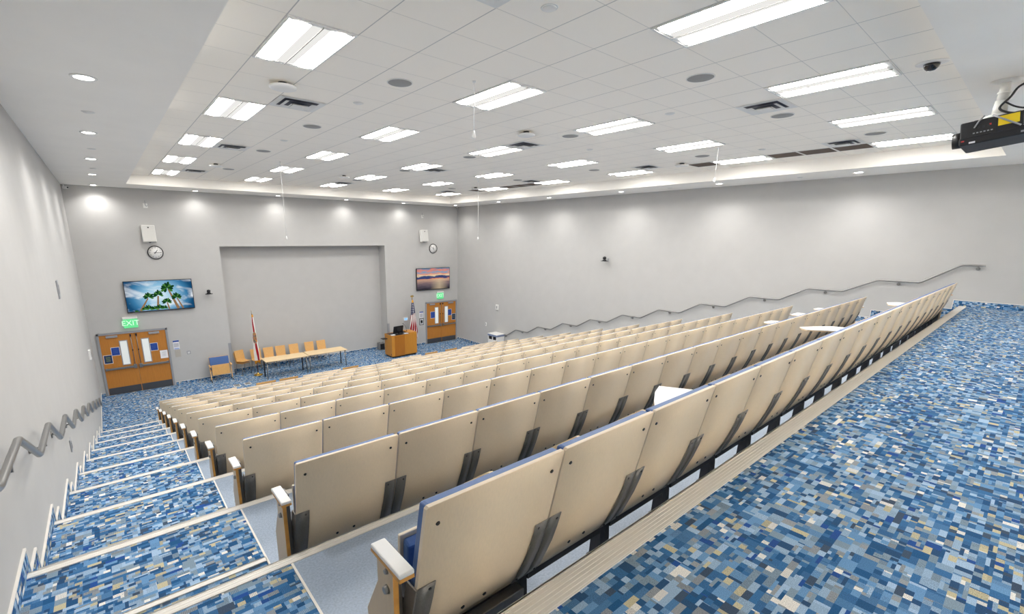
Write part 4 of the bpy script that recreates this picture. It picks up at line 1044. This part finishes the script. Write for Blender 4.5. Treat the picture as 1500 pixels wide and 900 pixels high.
# ------------------------------------------------------------------ flags
def flag_uv_material(kind):
    m = bpy.data.materials.new(kind + '_cloth'); m.use_nodes = True; nt = m.node_tree; b = nt.nodes['Principled BSDF']; k = NT(nt)
    uv = nt.nodes.new('ShaderNodeUVMap'); u, v, _ = k.sep(uv.outputs['UV'])
    b.inputs['Roughness'].default_value = 0.7
    if kind == 'striped':
        s = k.m('ADD', k.m('MULTIPLY', u, 3.6), k.m('MULTIPLY', v, 2.2))
        st = k.m('GREATER_THAN', k.m('FRACT', s), 0.5)
        stripes = k.mix(st, (150, 14, 30), (226, 224, 222))
        gu = k.m('SUBTRACT', k.m('FRACT', k.m('MULTIPLY', u, 5.0)), 0.5); gv = k.m('SUBTRACT', k.m('FRACT', k.m('MULTIPLY', v, 22.0)), 0.5)
        d = k.m('SQRT', k.m('ADD', k.m('POWER', k.m('ABSOLUTE', gu), 2.0), k.m('POWER', k.m('ABSOLUTE', gv), 2.0)))
        stars = k.mix(k.m('LESS_THAN', d, 0.27), (20, 28, 76), (226, 226, 230))
        isc = k.m('LESS_THAN', k.m('ADD', v, k.m('MULTIPLY', u, 0.06)), 0.40)
        col = k.mix(isc, stripes, stars)
        col = k.mix(k.m('LESS_THAN', v, 0.07), col, (226, 168, 40))
    else:
        c = k.m('SUBTRACT', u, k.m('ADD', 0.24, k.m('MULTIPLY', v, 0.50)))
        red = k.m('LESS_THAN', k.m('ABSOLUTE', c), 0.19)
        col = k.mix(red, (238, 236, 232), (172, 14, 32))
        du = k.m('MULTIPLY', k.m('SUBTRACT', u, 0.48), 0.26); dv = k.m('SUBTRACT', v, 0.475)
        d = k.m('SQRT', k.m('ADD', k.m('POWER', k.m('ABSOLUTE', du), 2.0), k.m('POWER', k.m('ABSOLUTE', dv), 2.0)))
        n = k.noise(uv.outputs['UV'], 14, 2)
        seal = k.ramp(n, [(0.0, (232, 150, 30)), (0.45, (240, 160, 40)), (0.5, (60, 100, 150)), (0.58, (70, 110, 60)), (0.66, (236, 190, 90))], 'CONSTANT')
        col = k.mix(k.m('LESS_THAN', d, 0.125), col, seal)
        col = k.mix(k.m('GREATER_THAN', v, 0.955), col, (232, 158, 30))
        col = k.mix(k.m('LESS_THAN', v, 0.05), col, (226, 164, 36))
    nt.links.new(col, b.inputs['Base Color'])
    return m
def flag(loc, kind, label, z0, z1, wt, wb, polez, shift):
    t = thing('standing_flag', label, 'flag', loc)
    MB().lathe([(0.0005, 0.0), (0.16, 0.0), (0.16, 0.012), (0.11, 0.035), (0.03, 0.055), (0.022, 0.10), (0.0005, 0.10)], (0, 0, 0), GOLD, 28).build('base', GOLD, t)
    MB().cyl((0, 0, 0.08), (0, 0, polez), 0.015, None, mat('flag_pole_wood_' + kind, (92, 44, 26), 0.4), 12).build('pole', None, t)
    if kind == 'striped':
        e = MB(); e.lathe([(0.0005, polez), (0.03, polez + 0.01), (0.025, polez + 0.04), (0.0005, polez + 0.05)], (0, 0, 0), GOLD, 14)
        e.prism([(-0.09, polez + 0.06), (-0.03, polez + 0.05), (0.0, polez + 0.06), (0.03, polez + 0.05), (0.09, polez + 0.06), (0.06, polez + 0.13), (0.02, polez + 0.10), (0.0, polez + 0.14), (-0.02, polez + 0.10), (-0.06, polez + 0.13)], -0.012, 0.012, 'y', GOLD); e.build('finial', GOLD, t)
    else:
        e = MB(); e.lathe([(0.0005, polez), (0.018, polez + 0.01), (0.012, polez + 0.05), (0.022, polez + 0.08), (0.0005, polez + 0.17)], (0, 0, 0), mat('finial_silver', (190, 184, 170), 0.3, 0.8), 12); e.build('finial', None, t)
    nu, nv = 28, 26; vs = []; fs = []; uvs = []
    for j in range(nv + 1):
        v = j / nv; z = z0 + (z1 - z0) * v
        half = (wt + (wb - wt) * min(1, v * 1.25) ** 0.8) / 2
        for i in range(nu + 1):
            u = i / nu
            x = shift * v + (u - 0.5) * 2 * half
            y = -0.03 - 0.03 * math.sin(PI * u) - (0.012 + 0.03 * v) * math.cos(u * PI * 7 + v * 1.5) * 0.8
            vs.append((x, y, z - (0.10 * (u - 0.5) ** 2 * 4 if j == nv else 0.0) + 0.0)); uvs.append((u, v))
    for j in range(nv):
        for i in range(nu): fs.append((j * (nu + 1) + i, j * (nu + 1) + i + 1, (j + 1) * (nu + 1) + i + 1, (j + 1) * (nu + 1) + i))
    me = bpy.data.meshes.new('cloth'); me.from_pydata(vs, [], fs); me.materials.append(flag_uv_material(kind))
    ul = me.uv_layers.new(name='UVMap')
    for p in me.polygons:
        p.use_smooth = True
        for li, vi in zip(p.loop_indices, p.vertices): ul.data[li].uv = uvs[vi]
    o = link('cloth', me, t)
    sol = o.modifiers.new('thickness', 'SOLIDIFY'); sol.thickness = 0.003
flag((4.69, -0.48, 0), 'saltire', 'standing white flag with red cross bars and gold emblem at the left table', 2.34, 0.50, 0.05, 0.20, 2.36, 0.02)
flag((11.60, -0.45, 0), 'striped', 'standing flag with stars and red and white stripes behind the lectern', 2.34, 0.55, 0.06, 0.46, 2.42, 0.03)

# ------------------------------------------------------------------ world, camera
w = bpy.data.worlds.new('World'); bpy.context.scene.world = w; w.use_nodes = True
w.node_tree.nodes['Background'].inputs[0].default_value = (0.8, 0.8, 0.8, 1); w.node_tree.nodes['Background'].inputs[1].default_value = 0.02
f_, cx, cy, yaw, pitch, roll = 666.4219, 693.7534, 508.3212, 0.6779506, -0.2364424, 0.0071404
cam = bpy.data.cameras.new('camera'); co = bpy.data.objects.new('camera', cam); C.objects.link(co)
fw = Vector((math.sin(yaw) * math.cos(pitch), math.cos(yaw) * math.cos(pitch), math.sin(pitch)))
rt = Vector((math.cos(yaw), -math.sin(yaw), 0)); up = rt.cross(fw)
r2 = rt * math.cos(roll) + up * math.sin(roll); u2 = -rt * math.sin(roll) + up * math.cos(roll)
M = Matrix((r2, u2, -fw)).transposed().to_4x4(); M.translation = (0.64983, -18.62166, 5.18210)
co.matrix_world = M
cam.sensor_width = 36; cam.sensor_fit = 'HORIZONTAL'; cam.lens = f_ / 1500 * 36
cam.shift_x = (750 - cx) / 1500; cam.shift_y = (cy - 450) / 1500
cam.clip_start = 0.05; cam.clip_end = 100
S = bpy.context.scene
S.camera = co
S.view_settings.view_transform = 'Standard'; S.view_settings.look = 'None'; S.view_settings.gamma = 1; S.view_settings.use_curve_mapping = False
S.view_settings.exposure = 1.02
try:
    S.cycles.use_denoising = True; S.cycles.max_bounces = 8; S.cycles.diffuse_bounces = 6
    S.cycles.sample_clamp_indirect = 6
except Exception: pass
